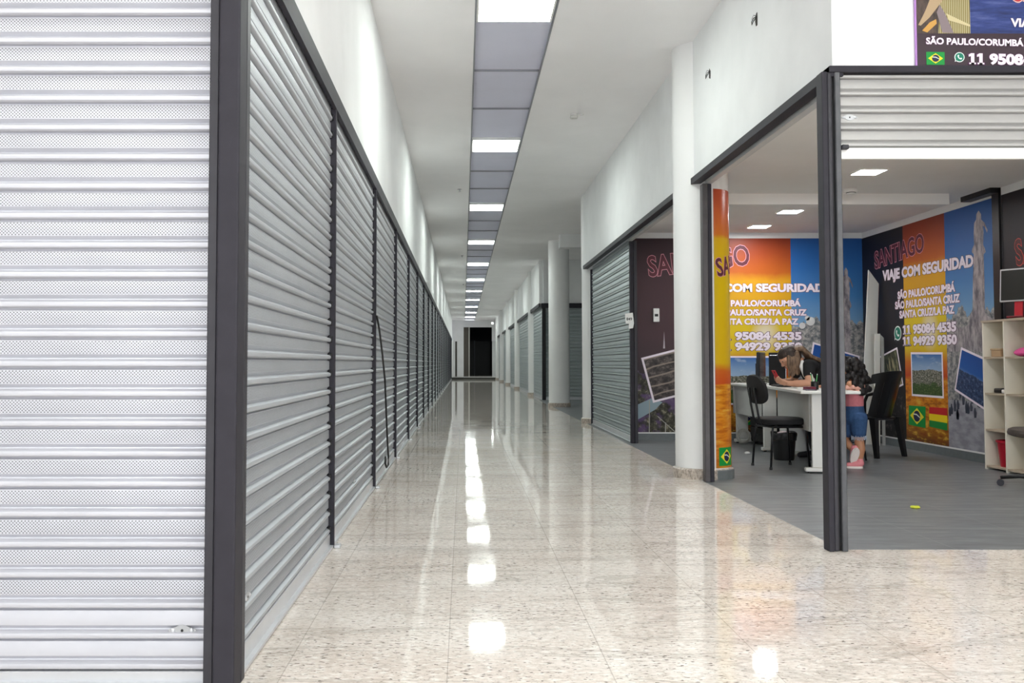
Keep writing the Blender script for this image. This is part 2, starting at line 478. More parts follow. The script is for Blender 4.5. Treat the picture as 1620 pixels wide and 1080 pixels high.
# the hall that branches off behind the shop
quadbox('wall_right', M['wall'], (2.10, 2.25, 15.0 - 3.35, 15.0, 2.535, ZC), (2.25, 7.5, 14.85, 15.0, 0, ZC))
quadbox('wall_back', M['wall'], (2.12, 7.5, 24.0, 24.15, 2.545, ZC))
quadbox('wall_side', M['wall'], (7.5, 7.65, 15.0, 24.15, 0, ZC))
quadbox('trim_11', M['steel'], (2.06, 7.5, 23.93, 24.0, 2.42, 2.545))
quadbox('trim_12', M['wall'], (XR + 0.1, 7.5, 19.2, 19.5, ZC - 0.28, ZC))
# far right corridor wall
quadbox('wall_right', M['wall'], (2.02, 2.17, 24.15, 58, 2.545, ZC))
quadbox('trim_13', M['steel'], (1.995, 2.02, 24.0, 54, 2.45, 2.545))
# far end
quadbox('wall_end', M['wall'], (-0.95, -0.52, 58, 58.2, 0, 3.0), (-0.40, 0.02, 58, 58.2, 0, 3.0), (-0.52, -0.40, 58, 58.2, 2.35, 3.0), (-0.95, 0.02, 58, 58.2, 3.0, ZC), (1.82, 2.2, 58, 58.2, 2.35, ZC), (0.02, 1.82, 58, 58.2, 3.25, ZC))
quadbox('wall_left', M['wall'], (-0.95, XL + 0.06, 55.3, 58.0, 0, 2.44))
quadbox('wall_end', mat('#4b463f', 0.8, 0, 0.1, 3), (-0.95, 0.0, 58.9, 59.0, 0, 3.1))
quadbox('door_1', mat('#56504a', 0.6, 0, 0.1, 3), (0.02, 0.34, 58.05, 58.15, 0.15, 3.25))
quadbox('trim_14', mat('#c9c9c2', 0.6, 0, 0.05, 3), (0.34, 0.40, 58.0, 58.2, 0.15, 3.25))
quadbox('wall_end', mat('#20222a', 0.8, 0, 0.1, 3), (0.0, 2.4, 62.5, 62.7, 0, 3.6), (2.3, 2.4, 58.2, 62.5, 0, 3.6), (0.0, 0.1, 58.2, 62.5, 0, 3.6), (0.0, 2.4, 58.2, 62.7, 3.5, 3.6))
quadbox('door_2', mat('#15161c', 0.5, 0.2, 0.1, 3), (0.42, 1.80, 61.9, 62.0, 0.15, 2.45))
quadbox('trim_15', mat('#3c3e46', 0.5, 0.2, 0.1, 3), (0.72, 0.80, 61.8, 61.9, 0.15, 2.5))
quadbox('wall_leak_block', M['wall'], (-4.1, -4.0, 2.87, 60, 0, ZC), (5.3, 5.4, 24.15, 63, 0, ZC))  # unseen walls added to stop light leaking in behind the shutters
# side room beyond the entrance hall
quadbox('wall_right', M['wall'], (7.5, 7.65, -6.5, YS + 0.16, 0, ZC))
quadbox('wall_left', M['wall'], (-7.15, -7.0, -6.5, 2.87, 0, ZC))

# ================================================================== ceiling lights
def ceiling_light(y, label):
    t = thing('ceiling_light', (0.405, y, ZC), label, 'ceiling light', 'light panels in the corridor ceiling')
    mb = MB()
    x0, x1, y0, y1 = -0.30, 0.30, -LH, LH
    for b in ((x0, x1, y0, y0 + 0.016), (x0, x1, y1 - 0.016, y1), (x0, x0 + 0.016, y0 + 0.016, y1 - 0.016), (x1 - 0.016, x1, y0 + 0.016, y1 - 0.016)):
        mb.box(*b, -0.006, 0.029)
    mb.build('frame', M['white'], t, origin=O0)
    MB().box(x0 + 0.016, x1 - 0.016, y0 + 0.016, y1 - 0.016, -0.003, 0.028).build('diffuser', M['lamp'], t, origin=O0)
    return t
M['lamp'] = emit('#f5fef6', LAMP_STRENGTH)
M['fill_lamp'] = emit('#fffdfa', LAMP_STRENGTH)
for i, y in enumerate(LIGHT_Y):
    lab = 'white light panel in the corridor ceiling strip, '
    lab += 'behind the camera' if i == 0 else 'out of frame, over the dark corner post' if i == 1 else ORD[i - 2] + ' in view, counted from the entrance'
    ceiling_light(y, lab)
for x, y, lab in ((-2.6, -0.8, 'added light panel in the entrance hall ceiling over the bright front shutter, out of frame'), (2.9, 1.2, 'added light panel in the entrance hall ceiling before the travel shop, out of frame'), (4.9, -1.2, 'added light panel in the entrance hall ceiling by the outer wall, out of frame')):  # unseen panels added to brighten the near floor from above
    o = ceiling_light(y, lab); o.location.x = x; o.location.z = ZC - 0.0305; o['group'] = 'added fill light panels of the entrance hall'; o.children[1].data.materials[0] = M['fill_lamp']

# ================================================================== roller shutters
def curtain_profile(h, zb):
    """outline (y, z) of interlocking slats: a raised bead below a flat band; front is -y"""
    pr = []
    z = zb
    while z < h - 1e-4:
        for dz, y in ((0.000, 0.010), (0.0035, 0.009), (0.0045, -0.006), (0.009, -0.0125), (0.016, -0.0140), (0.022, -0.0125), (0.0265, -0.004), (0.029, 0.007), (0.033, 0.0085), (0.040, 0.002), (0.044, -0.003), (0.083, -0.003), (0.0875, -0.0005), (0.0895, 0.006)):
            if z + dz < h: pr.append((y, z + dz))
        z += PITCH
    pr.append((0.0, h))
    return pr
def curtain(mb, w, h, zb):
    pr = curtain_profile(h, zb)
    n = len(pr)
    vs = [(0, y, z) for y, z in pr] + [(w, y, z) for y, z in pr] + [(0, y + 0.003, z) for y, z in pr] + [(w, y + 0.003, z) for y, z in pr]
    fs = []
    for i in range(n - 1):
        fs += [(i, i + n, i + n + 1, i + 1), (2 * n + i + 1, 3 * n + i + 1, 3 * n + i, 2 * n + i), (i, i + 1, 2 * n + i + 1, 2 * n + i), (n + i + 1, n + i, 3 * n + i, 3 * n + i + 1)]
    fs += [(n - 1, 2 * n - 1, 4 * n - 1, 3 * n - 1), (0, 2 * n, 3 * n, n)]
    return mb.add(vs, fs)
M['lockplate'] = mat('#b9bbbe', 0.4, 0.4, 0.08, 20)
def lock(t, x, z):
    mb = MB()
    pts = []
    for k in range(24):
        a = 2 * pi * k / 24
        pts.append((x + 0.043 * cos(a), z + (0.008 + 0.009 * math.exp(-(cos(a) / 0.45) ** 2)) * sin(a)))
    mb.prism(pts, lambda u, v, d: (u, d, v), -0.006, -0.002)
    o = mb.build('lock_plate', M['lockplate'], t, origin=O0)
    for dx in (-0.028, 0.028):
        MB().sphere((x + dx, -0.006, z), 0.0075, 10, 6, (1, 0.5, 1)).build('rivet', M['bar'], o, True, origin=O0)
    MB().tube([(x, -0.0045, z), (x, -0.0072, z)], 0.0042, 8).build('keyhole', M['black'], o, origin=O0)
def shutter(name, loc, rotz, w, h, zb, m, label, group, locks=(), clips=False, latch=None):
    t = thing(name, loc, label, 'shutter', group, rotz)
    mb = MB(); curtain(mb, w, h, zb); mb.build('curtain', m, t, AUTO, origin=O0)
    b = MB(); b.rbox(0, w, -0.012, 0.006, 0.012, zb, 0.003, 1); b.box(0, w, -0.030, 0.006, 0.004, 0.016)
    b.build('bottom_bar', M['bar'], t, origin=O0)
    for x, z in locks: lock(t, x, z)
    if clips:
        z = zb + 0.006
        while z < h - 0.1:
            MB().rbox(w - 0.017, w + 0.004, -0.017, -0.001, z, z + 0.032, 0.003, 1).build('end_clip', M['blackplastic'], t, origin=O0)
            z += PITCH
    return t
# the shutter facing the entrance
XC = -0.735
s0 = shutter('roller_shutter', (-3.2, 2.79, 0), 0, 3.2 + XC - 0.004, 2.41, 0.043, M['galv_front'], 'bright perforated roller shutter facing the entrance, beside the thick dark corner post', None,
             locks=[(3.2 + atY(289, 996, 2.79).x, atY(289, 996, 2.79).z)])
# long row on the left
POSTS = [2.84, 4.84, 7.10]
while POSTS[-1] < 53.5: POSTS.append(POSTS[-1] + 2.2)
XSH = -0.712
def rowlabel(i):
    return 'dull roller shutter in the long row, ' + ORD[i] + ' from the thick corner post'
GL = 'roller shutters in the long corridor row'
proto = None
SHH = 2.41
for i in range(len(POSTS) - 1):
    y0, y1 = POSTS[i] + 0.018, POSTS[i + 1] - 0.018
    if i == 0:
        shutter('roller_shutter', (XSH, y0, 0), pi / 2, y1 - y0, SHH, 0.075, M['galv'], rowlabel(i), GL, locks=[(0.16, 0.205), (y1 - y0 - 0.95, 0.047)], clips=True)
    elif i == 1:
        shutter('roller_shutter', (XSH, y0, 0), pi / 2, y1 - y0, SHH, 0.075, M['galv'], rowlabel(i), GL, locks=[(1.1, 0.20)], clips=True)
    elif proto is None:
        proto = shutter('roller_shutter', (XSH, y0, 0), pi / 2, y1 - y0, SHH, 0.075, M['galv'], rowlabel(i), GL)
    else:
        c = copy_tree(proto); c.location = (XSH, y0, 0); c['label'] = rowlabel(i)
# guide rails between them
def rail(x, y, z1, label, w=0.026, d=0.05, name='guide_rail', group=None, material=None):
    mb = MB(); mb.rbox(x - d / 2, x + d / 2, y - w / 2, y + w / 2, 0.0, z1, 0.004, 1)
    return tag(mb.build(name, material or M['steel'], None), label, 'rail', group)
for i, y in enumerate(POSTS[1:]):
    rail(XL - 0.005, y, 2.335, 'slim dark guide rail in the long shutter row, ' + ORD[i] + ' from the thick corner post', group='guide rails of the long shutter row')
    if i < 5:
        tag(MB().rbox(XL + 0.022, XL + 0.055, y - 0.03, y + 0.02, 0, 0.018, 0.004, 1).build('floor_latch', M['bar'], None), 'small pale floor bolt at the foot of the slim rail, ' + ORD[i] + ' along the row', 'bolt', 'floor bolts of the long shutter row')
# corner post
t = thing('corner_post', (-0.725, 2.80, 0), 'thick dark steel corner post between the bright shutter and the long shutter row', 'post')
MB().rbox(-0.738, -0.674, 2.712, 2.80, 0, 2.44, 0.006, 2).build('tube', M['steel'], t)
MB().rbox(-0.768, -0.7385, 2.722, 2.757, 0, 2.44, 0.004, 1).build('guide_channel', M['steel2'], t)
MB().rbox(-0.712, -0.6735, 2.8005, 2.846, 0, 2.44, 0.004, 1).build('guide_channel', M['steel2'], t)
# hanging cable
pts = [atX(596, 500, XL + 0.05)]
base = pts[0]
for a, b in ((600, 520), (605, 560), (609, 600), (611, 650), (613, 700), (614.5, 722), (614.5, 735), (611.5, 739), (609.5, 733), (610, 722)):
    p = atX(a, b, XL + 0.05); pts.append(p)
tag(MB().tube(pts, 0.008, 6).build('hanging_cable', M['black'], None, True), 'thin dark cable hanging in a loop in front of the third long row shutter', 'cable')

# ================================================================== right-hand posts, shutters, columns
# corner post of the shop
t = thing('corner_post', (1.95, YS, 0), 'tall dark steel post at the corner of the travel shop', 'post')
xa = atY(1307.5, 800, YS).x
MB().rbox(xa, xa + 0.030, YS - 0.03, YS + 0.05, 0, 2.50, 0.006, 2).build('guide_channel', M['steel'], t)
MB().rbox(xa + 0.0305, xa + 0.058, YS - 0.022, YS + 0.03, 0, 2.50, 0.010, 3).build('tube', M['steel2'], t)
MB().box(xa + 0.0585, xa + 0.070, YS + 0.0, YS + 0.03, 0, 2.50).build('gap', M['black'], t)
MB().rbox(xa + 0.0705, xa + 0.100, YS - 0.025, YS + 0.03, 0, 2.50, 0.004, 1).build('guide_channel', mat('#55565a', 0.4, 0.3, 0.2, 20), t)
# partly raised shop shutter
XF0 = xa + 0.104
zb = atY(1340, 252, YS + 0.005).z
t = thing('roller_shutter', (XF0, YS + 0.012, zb), 'half raised plain roller shutter above the wide shop front, under the banner', 'shutter')
w = XS - XF0
mb = MB(); curtain(mb, w, 2.491 - zb, 0.062); mb.build('curtain', M['galv_plain'], t, AUTO, origin=O0)
MB().rbox(0.0, w, -0.018, 0.008, 0.0, 0.060, 0.003, 1).build('bottom_bar', mat('#e6e6e4', 0.4, 0.2, 0.04, 6), t, origin=O0)
q = atY(1345, 185, YS); lock(t, q.x - XF0, q.z - zb)
MB().rbox(-0.004, 0.032, -0.050, -0.019, 0.046, 0.070, 0.004, 1).build('latch', M['steel2'], t, origin=O0)
# guide rails of the shop opening on the corridor side
yg = 7.50
t = thing('guide_post', (XR + 0.05, yg, 0), 'dark steel guide post standing against the half white half orange column', 'post')
xg = atY(1113, 650, yg).x; xg2 = atY(1128, 650, yg).x
MB().rbox(xg, xg + (xg2 - xg) * 0.55, yg - 0.04, yg + 0.04, 0, 2.45, 0.004, 1).build('tube', mat('#504c4e', 0.45, 0.3, 0.2, 14), t)
MB().rbox(xg + (xg2 - xg) * 0.55 + 0.001, xg2, yg - 0.03, yg + 0.04, 0, 2.45, 0.004, 1).build('guide_channel', M['steel'], t)
t = thing('guide_post', (XR + 0.05, 11.1, 0), 'dark steel guide post between the dark mural and the grey green shutter', 'post')
MB().rbox(2.03, 2.075, 11.06, 11.12, 0, 2.46, 0.004, 1).build('tube', M['steel'], t)
MB().rbox(2.0765, 2.115, 11.05, 11.11, 0, 2.46, 0.004, 1).build('guide_channel', M['steel2'], t)
shutter('roller_shutter', (2.055, 14.42, 0), -pi / 2, 14.42 - 11.13, 2.50, 0.08, M['galv_dark'], 'grey green closed roller shutter beside the dark mural, with a paper notice at its edge', None, locks=[(0.5, 0.13)], clips=False)
rail(2.05, 14.47, 2.46, 'dark guide rail where the grey green shutter meets the white pillar')
# paper notice
pw = [atX(x, y, 2.018) for x, y in ((988.5, 496), (1001, 494), (1002.5, 511), (990, 511))]
YN = 11.03
def nf(u, v, d): return (u, YN + d, v)
c = [atY(x, y, YN) for x, y in ((988.5, 496), (1001, 494.5), (1003, 511), (1001.5, 519), (994.5, 520), (995, 512), (990, 511.5))]
mb = MB().prism([(p.x, p.z) for p in c], nf, -0.003, 0.003)
t = tag(mb.build('paper_notice', mat('#eef0ee', 0.7, 0, 0.02, 10), None), 'small white paper notice taped to the edge of the grey green shutter', 'notice')
mb = MB(); a = atY(991, 506.5, YN); b = atY(1000, 506.5, YN)
lettering(mb, '849', nf, (a.x, a.z), (b.x, b.z), 0.034, -0.0045, -0.003, 0.02)
mb.build('lettering', M['black'], t)

def column(cx, cy, label, r=0.232, top=ZC, base=True):
    t = thing('column', (cx, cy, 0), label, 'column', 'round columns along the corridor')
    MB().lathe([(r, 0.085), (r, top)], cx, cy, 40).build('shaft', M['colwhite'], t, AUTO)
    MB().lathe([(r + 0.022, 0), (r + 0.022, 0.075), (r + 0.006, 0.088), (r - 0.01, 0.088)], cx, cy, 40).build('base', M['colbase'], t, AUTO)
    return t
M['colwhite'] = m_plaster('column_paint', '#e9e9e9', 0.02)
mm = N('granite_base'); M['colbase'] = mm.out(mm.mix(mm.ramp(mm.noise(mm.coord('Object', (60, 60, 30)), 1.0, 5, 0.7), [(0.4, (0, 0, 0)), (0.62, (1, 1, 1))]), lin('#c9bdb2'), lin('#8d8177')), 0.35)
column1 = column(2.055, 7.84, 'round column white towards the corridor and wrapped in an orange print inside the shop')
column(2.165, 14.8, 'round white column between the grey green shutter and the open side hall')
column(2.14, 20.35, 'free standing round white column in front of the side hall shutter')
for i, (y, x) in enumerate(((27.25, 2.17), (34.0, 2.14), (40.6, 2.12), (47.2, 2.12), (53.6, 2.14))):
    column(x, y, 'round white column half built into the wall, ' + ORD[i] + ' beyond the side hall')
# side hall shutter and the far row
t = thing('corner_post', (2.13, 24.0, 0), 'black steel post at the far corner of the side hall, behind the free standing column', 'post')
MB().rbox(2.075, 2.17, 23.93, 24.04, 0, 2.45, 0.006, 1).build('tube', M['blackmetal'], t)
shutter('roller_shutter', (2.172, 24.02, 0), 0, 5.3, 2.46, 0.08, M['galv_dark'], 'closed grey shutter across the back of the side hall, behind the free standing column', None)
bays = [(24.05, 27.0), (27.52, 33.73), (34.27, 40.33), (40.87, 46.93), (47.45, 53.35)]
for i, (a, b) in enumerate(bays):
    shutter('roller_shutter', (2.09, b, 0), -pi / 2, b - a, 2.50, 0.08, M['galv_dark'], 'grey shutter between the built in columns, ' + ORD[i] + ' after the side hall corner post', 'far shutters between built in columns')
shutter('roller_shutter', (1.83, 57.9, 0.15), 0, 0.36, 2.2, 0.08, mat('#d5d9d8', 0.5, 0.2, 0.05, 6), 'narrow pale shutter at the far end beside the dark passage', None)
MBL = MB().rbox(-0.05, 0.05, -0.04, 0.03, -0.04, 0.04, 0.01, 1)
t = thing('wall_lamp', atY(779, 511, 53.3), 'tiny bright wall lamp high at the far end of the corridor', 'lamp')
MB().rbox(-0.07, 0.07, 0.0, 0.05, -0.03, 0.05, 0.01, 1).build('housing', M['white'], t, origin=O0)
MB().sphere((0, -0.01, -0.01), 0.05, 10, 6).build('bulb', M['lamp'], t, True, origin=O0)

# small ceiling fittings
def sprinkler(px, py, label):
    p = atZ(px, py, ZC)
    t = thing('sprinkler', (p.x, p.y, ZC), label, 'sprinkler', 'sprinklers in the corridor ceiling')
    MB().lathe([(0.035, -0.001), (0.035, -0.008), (0.012, -0.014), (0.010, -0.035), (0.022, -0.038), (0.022, -0.041)], 0, 0, 12).build('head', M['chrome'], t, AUTO, origin=O0)
for px, py, lab in ((727, 299, 'small sprinkler in the ceiling beside the light strip, first from the entrance'), (731, 404, 'small sprinkler in the ceiling beside the light strip, second from the entrance'), (733, 449, 'small sprinkler in the ceiling beside the light strip, third from the entrance')):
    sprinkler(px, py, lab)
p = atZ(911, 180, ZC)
t = thing('ceiling_camera', (p.x, p.y, ZC), 'small white camera bracket on the ceiling between the light strip and the shop wall', 'camera')
MB().lathe([(0.035, -0.001), (0.035, -0.012), (0.02, -0.02)], -0.02, 0, 14).build('mount', M['white'], t, AUTO, origin=O0)
MB().rbox(-0.06, 0.02, -0.03, 0.03, -0.055, -0.02, 0.01, 2).build('body', mat('#d0d0cc', 0.5, 0, 0.02, 5), t, origin=O0)
MB().tube([(0.02, 0, -0.012), (0.06, 0, -0.02), (0.085, 0, -0.008)], 0.006, 6).build('cable', M['white'], t, True, origin=O0)
# torn holes with loose wires in the wall over the shop
for px, py, h, lab in ((1197, 31, 0.055, 'loose wires poking from the hole higher up the white wall over the shop'), (1123, 117, 0.05, 'loose wires poking from the lower hole in the white wall over the shop')):
    p = atX(px, py, XR)
    t = thing('wall_wires', p, lab, 'wires')
    random.seed(int(px))
    pts = [(0.045 * cos(2 * pi * k / 11) * random.uniform(0.35, 0.6), h * sin(2 * pi * k / 11) * random.uniform(0.7, 1.1)) for k in range(11)]
    MB().prism(pts, lambda u, v, d: (-0.0015 + d, u, v), 0.0, 0.0015).build('hole', mat('#3b3733', 0.9, 0, 0.2, 60), t, origin=O0)
    for k in range(3):
        a = random.uniform(-0.01, 0.01)
        MB().tube([(0, a, 0.02), (-0.02, a + 0.005, 0.03 - 0.02 * k), (-0.035, a - 0.006, 0.0 - 0.02 * k), (-0.03, a + 0.01, -0.035 + 0.012 * k)], 0.003, 6).build('wire', M['black'] if k else M['chrome'], t, True, origin=O0)
# ================================================================== printed wall murals of the travel shop
def pt(c):  # print colour
    return lin(c)
def uvm(name, fn, rough=0.45, gain=None):
    m = N(name); uv = m.n('ShaderNodeTexCoord').outputs['UV']
    x = m.xyz(uv)
    k = 0.76 if gain is None else gain
    return m.out(m.mix(1.0, fn(m, uv, x[0], x[1]), (k, k, k, 1), 'MULTIPLY'), rough, 0, 0.35)
def sc(m, uv, s, loc=(0, 0, 0), rot=0.0):
    mp = m.n('ShaderNodeMapping'); m.set(mp.inputs[0], uv); mp.inputs[1].default_value = loc; mp.inputs[2].default_value = (0, 0, rot); mp.inputs[3].default_value = s
    return mp.outputs[0]
def g3(v): return (v, v, v)
def p_night(m, uv, u, v):
    c = m.ramp(v, [(0.0, pt('#2e2a28')), (0.30, pt('#3a2d35')), (0.5, pt('#50353c')), (0.75, pt('#4c2e36')), (1.0, pt('#371f27'))])
    city = m.noise(sc(m, uv, (14, 26, 1)), 1.0, 6, 0.7)
    low = m.math('LESS_THAN', v, m.math('ADD', 0.13, m.math('MULTIPLY', m.noise(sc(m, uv, (3, 1, 1)), 1.0, 3), 0.42)))
    c2 = m.ramp(city, [(0.3, pt('#15140f')), (0.46, pt('#39362b')), (0.55, pt('#5d5c4b')), (0.63, pt('#b7b096'))])
    c = m.mix(m.math('MULTIPLY', low, 0.85), c, c2)
    pur = m.noise(sc(m, uv, (6, 14, 1), (3, 3, 0)), 1.0, 3)
    c = m.mix(m.math('MULTIPLY', low, m.math('MULTIPLY', m.ramp(pur, [(0.5, g3(0)), (0.62, g3(1))]), 0.6)), c, pt('#7d5f98'))
    return c
def p_nightdark(m, uv, u, v):
    c = m.ramp(v, [(0.0, pt('#141214')), (0.4, pt('#1d1a22')), (0.8, pt('#1c1820')), (1.0, pt('#17141a'))])
    city = m.noise(sc(m, uv, (16, 30, 1)), 1.0, 6, 0.7)
    low = m.math('LESS_THAN', v, 0.22)
    return m.mix(m.math('MULTIPLY', low, m.ramp(city, [(0.55, g3(0)), (0.68, g3(0.7))])), c, pt('#8d8a80'))
def p_sunset(m, uv, u, v):
    w = m.noise(sc(m, uv, (2.0, 5.0, 1)), 1.0, 4, 0.55, dist=0.6)
    vv = m.math('ADD', v, m.math('MULTIPLY', m.math('SUBTRACT', w, 0.5), 0.05))
    c = m.ramp(vv, [(0.0, pt('#5f3515')), (0.05, pt('#b4701c')), (0.12, pt('#e2921f')), (0.245, pt('#e88a1e')), (0.285, pt('#dd7a1c')), (0.30, pt('#cf4a1c')), (0.36, pt('#de7a22')), (0.42, pt('#f2cf25')),
                    (0.56, pt('#f3d51c')), (0.68, pt('#efb41a')), (0.775, pt('#f0b01f')), (0.82, pt('#cf6a20')), (0.92, pt('#ae4b20')), (1.0, pt('#96391d'))])
    rip = m.noise(sc(m, uv, (5, 42, 1)), 1.0, 4, 0.6)
    low = m.math('LESS_THAN', vv, 0.285)
    c = m.mix(m.math('MULTIPLY', low, m.ramp(rip, [(0.5, g3(0)), (0.62, g3(0.75))])), c, pt('#8a3d10'))
    c = m.mix(m.math('MULTIPLY', low, m.ramp(rip, [(0.36, g3(0.8)), (0.46, g3(0))])), c, pt('#f6c648'))
    # sun
    du = m.math('MULTIPLY', m.math('SUBTRACT', u, 0.62), 0.45); dv = m.math('SUBTRACT', v, 0.50)
    r = m.math('SQRT', m.math('ADD', m.math('MULTIPLY', du, du), m.math('MULTIPLY', dv, dv)))
    return m.mix(m.ramp(r, [(0.02, g3(0.95)), (0.10, g3(0.0))]), c, pt('#fff6dc'))
def p_plaza(m, uv, u, v):
    c = m.ramp(v, [(0.5, pt('#93bfe2')), (0.7, pt('#4f8fd0')), (0.85, pt('#2f72bd')), (1.0, pt('#1f5fae'))])
    n = m.noise(sc(m, uv, (16, 40, 1)), 1.0, 6, 0.7)
    top = m.math('ADD', 0.44, m.math('MULTIPLY', m.noise(sc(m, uv, (5, 0.2, 1)), 1.0, 3), 0.26))
    bld = m.math('MULTIPLY', m.math('LESS_THAN', v, top), m.math('GREATER_THAN', v, 0.20))
    c = m.mix(bld, c, m.ramp(n, [(0.3, pt('#3a4148')), (0.45, pt('#7f8488')), (0.55, pt('#b3b0ad')), (0.68, pt('#d9d6d2'))]))
    g = m.noise(sc(m, uv, (5, 30, 1), rot=0.5), 1.0, 3, 0.5)
    c = m.mix(m.math('LESS_THAN', v, 0.20), c, m.ramp(g, [(0.4, pt('#9b9ca6')), (0.6, pt('#b9bac4'))]))
    return c
def p_town(m, uv, u, v):
    c = m.ramp(v, [(0.60, pt('#a9c7e6')), (1.0, pt('#3f78bd'))])
    cl = m.noise(sc(m, uv, (3, 6, 1)), 1.0, 4); c = m.mix(m.ramp(cl, [(0.55, g3(0)), (0.7, g3(0.6))]), c, pt('#dfe8f2'))
    hz = m.math('ADD', 0.50, m.math('MULTIPLY', m.noise(sc(m, uv, (2.5, 0.1, 1)), 1.0, 3), 0.22))
    n = m.noise(sc(m, uv, (20, 28, 1)), 1.0, 5, 0.75)
    c = m.mix(m.math('LESS_THAN', v, hz), c, m.ramp(n, [(0.35, pt('#27301f')), (0.47, pt('#5a6150')), (0.56, pt('#a7a396')), (0.66, pt('#dbd8cf'))]))
    n2 = m.noise(sc(m, uv, (6, 8, 1), (4, 1, 0)), 1.0, 4)
    return m.mix(m.math('LESS_THAN', v, m.math('ADD', 0.10, m.math('MULTIPLY', n2, 0.35))), c, m.ramp(n, [(0.4, pt('#2f4a26')), (0.6, pt('#5a7340')), (0.7, pt('#c9bfa0'))]))
def p_mount(m, uv, u, v):
    c = m.ramp(v, [(0.45, pt('#6f9fd8')), (0.6, pt('#2a66bb')), (1.0, pt('#1d57ad'))])
    hz = m.math('ADD', 0.42, m.math('MULTIPLY', m.noise(sc(m, uv, (3, 0.1, 1)), 1.0, 4), 0.24))
    n = m.noise(sc(m, uv, (14, 14, 1)), 1.0, 5, 0.7)
    return m.mix(m.math('LESS_THAN', v, hz), c, m.ramp(n, [(0.35, pt('#1c2c4a')), (0.55, pt('#3d5580')), (0.7, pt('#8f9dbb'))]))
def p_roads(m, uv, u, v):
    n = m.noise(sc(m, uv, (9, 9, 1)), 1.0, 5, 0.7)
    c = m.ramp(n, [(0.35, pt('#2b2728')), (0.5, pt('#4b4342')), (0.66, pt('#8a7f78'))])
    w = m.n('ShaderNodeTexWave', wave_type='RINGS'); m.set(w.inputs[0], sc(m, uv, (1.2, 0.9, 1), (0.7, -0.2, 0))); w.inputs['Scale'].default_value = 1.6; w.inputs['Distortion'].default_value = 1.5
    return m.mix(m.ramp(w.outputs[1], [(0.90, g3(0)), (0.97, g3(0.7))]), c, pt('#b9a99c'))
def p_waterfall(m, uv, u, v):
    n = m.noise(sc(m, uv, (10, 6, 1)), 1.0, 5, 0.7)
    c = m.ramp(n, [(0.35, pt('#20241c')), (0.55, pt('#4c5340')), (0.7, pt('#7a7d58'))])
    f = m.noise(sc(m, uv, (9, 1.2, 1)), 1.0, 3)
    return m.mix(m.math('MULTIPLY', m.ramp(f, [(0.52, g3(0)), (0.6, g3(0.8))]), m.math('GREATER_THAN', u, 0.45)), c, pt('#b9b08a'))
def p_bridge(m, uv, u, v):
    c = m.ramp(m.noise(sc(m, uv, (6, 6, 1)), 1.0, 5, 0.7), [(0.35, pt('#3c3432')), (0.6, pt('#6b5a52'))])
    st_ = m.n('ShaderNodeTexWave', wave_type='BANDS', bands_direction='X'); m.set(st_.inputs[0], sc(m, uv, (1, 1, 1), rot=0.06)); st_.inputs['Scale'].default_value = 9.0; st_.inputs['Distortion'].default_value = 1.0
    right = m.math('GREATER_THAN', m.math('ADD', u, m.math('MULTIPLY', v, -0.22)), 0.40)
    c = m.mix(right, c, m.ramp(st_.outputs[1], [(0.2, pt('#8a7d3e')), (0.6, pt('#b5aa78')), (0.9, pt('#d8cda4'))]))
    return c
def p_sea(m, uv, u, v):
    n = m.noise(sc(m, uv, (5, 16, 1)), 1.0, 6, 0.7)
    return m.ramp(n, [(0.35, pt('#23305c')), (0.5, pt('#33468a')), (0.62, pt('#5c6aa8')), (0.74, pt('#b3a9c9'))])
PM = {k: uvm('print_' + k, f) for k, f in (('night', p_night), ('nightdark', p_nightdark), ('sunset', p_sunset), ('plaza', p_plaza), ('town', p_town), ('mount', p_mount), ('roads', p_roads),
                                           ('waterfall', p_waterfall), ('bridge', p_bridge), ('sea', p_sea))}
def ink(c): return mat(c, 0.45, 0, 0, 1, 0.35)
WHITEINK, PINK, MAROON = ink('#f3e9f3'), ink('#e59aa8'), ink('#5b2733')

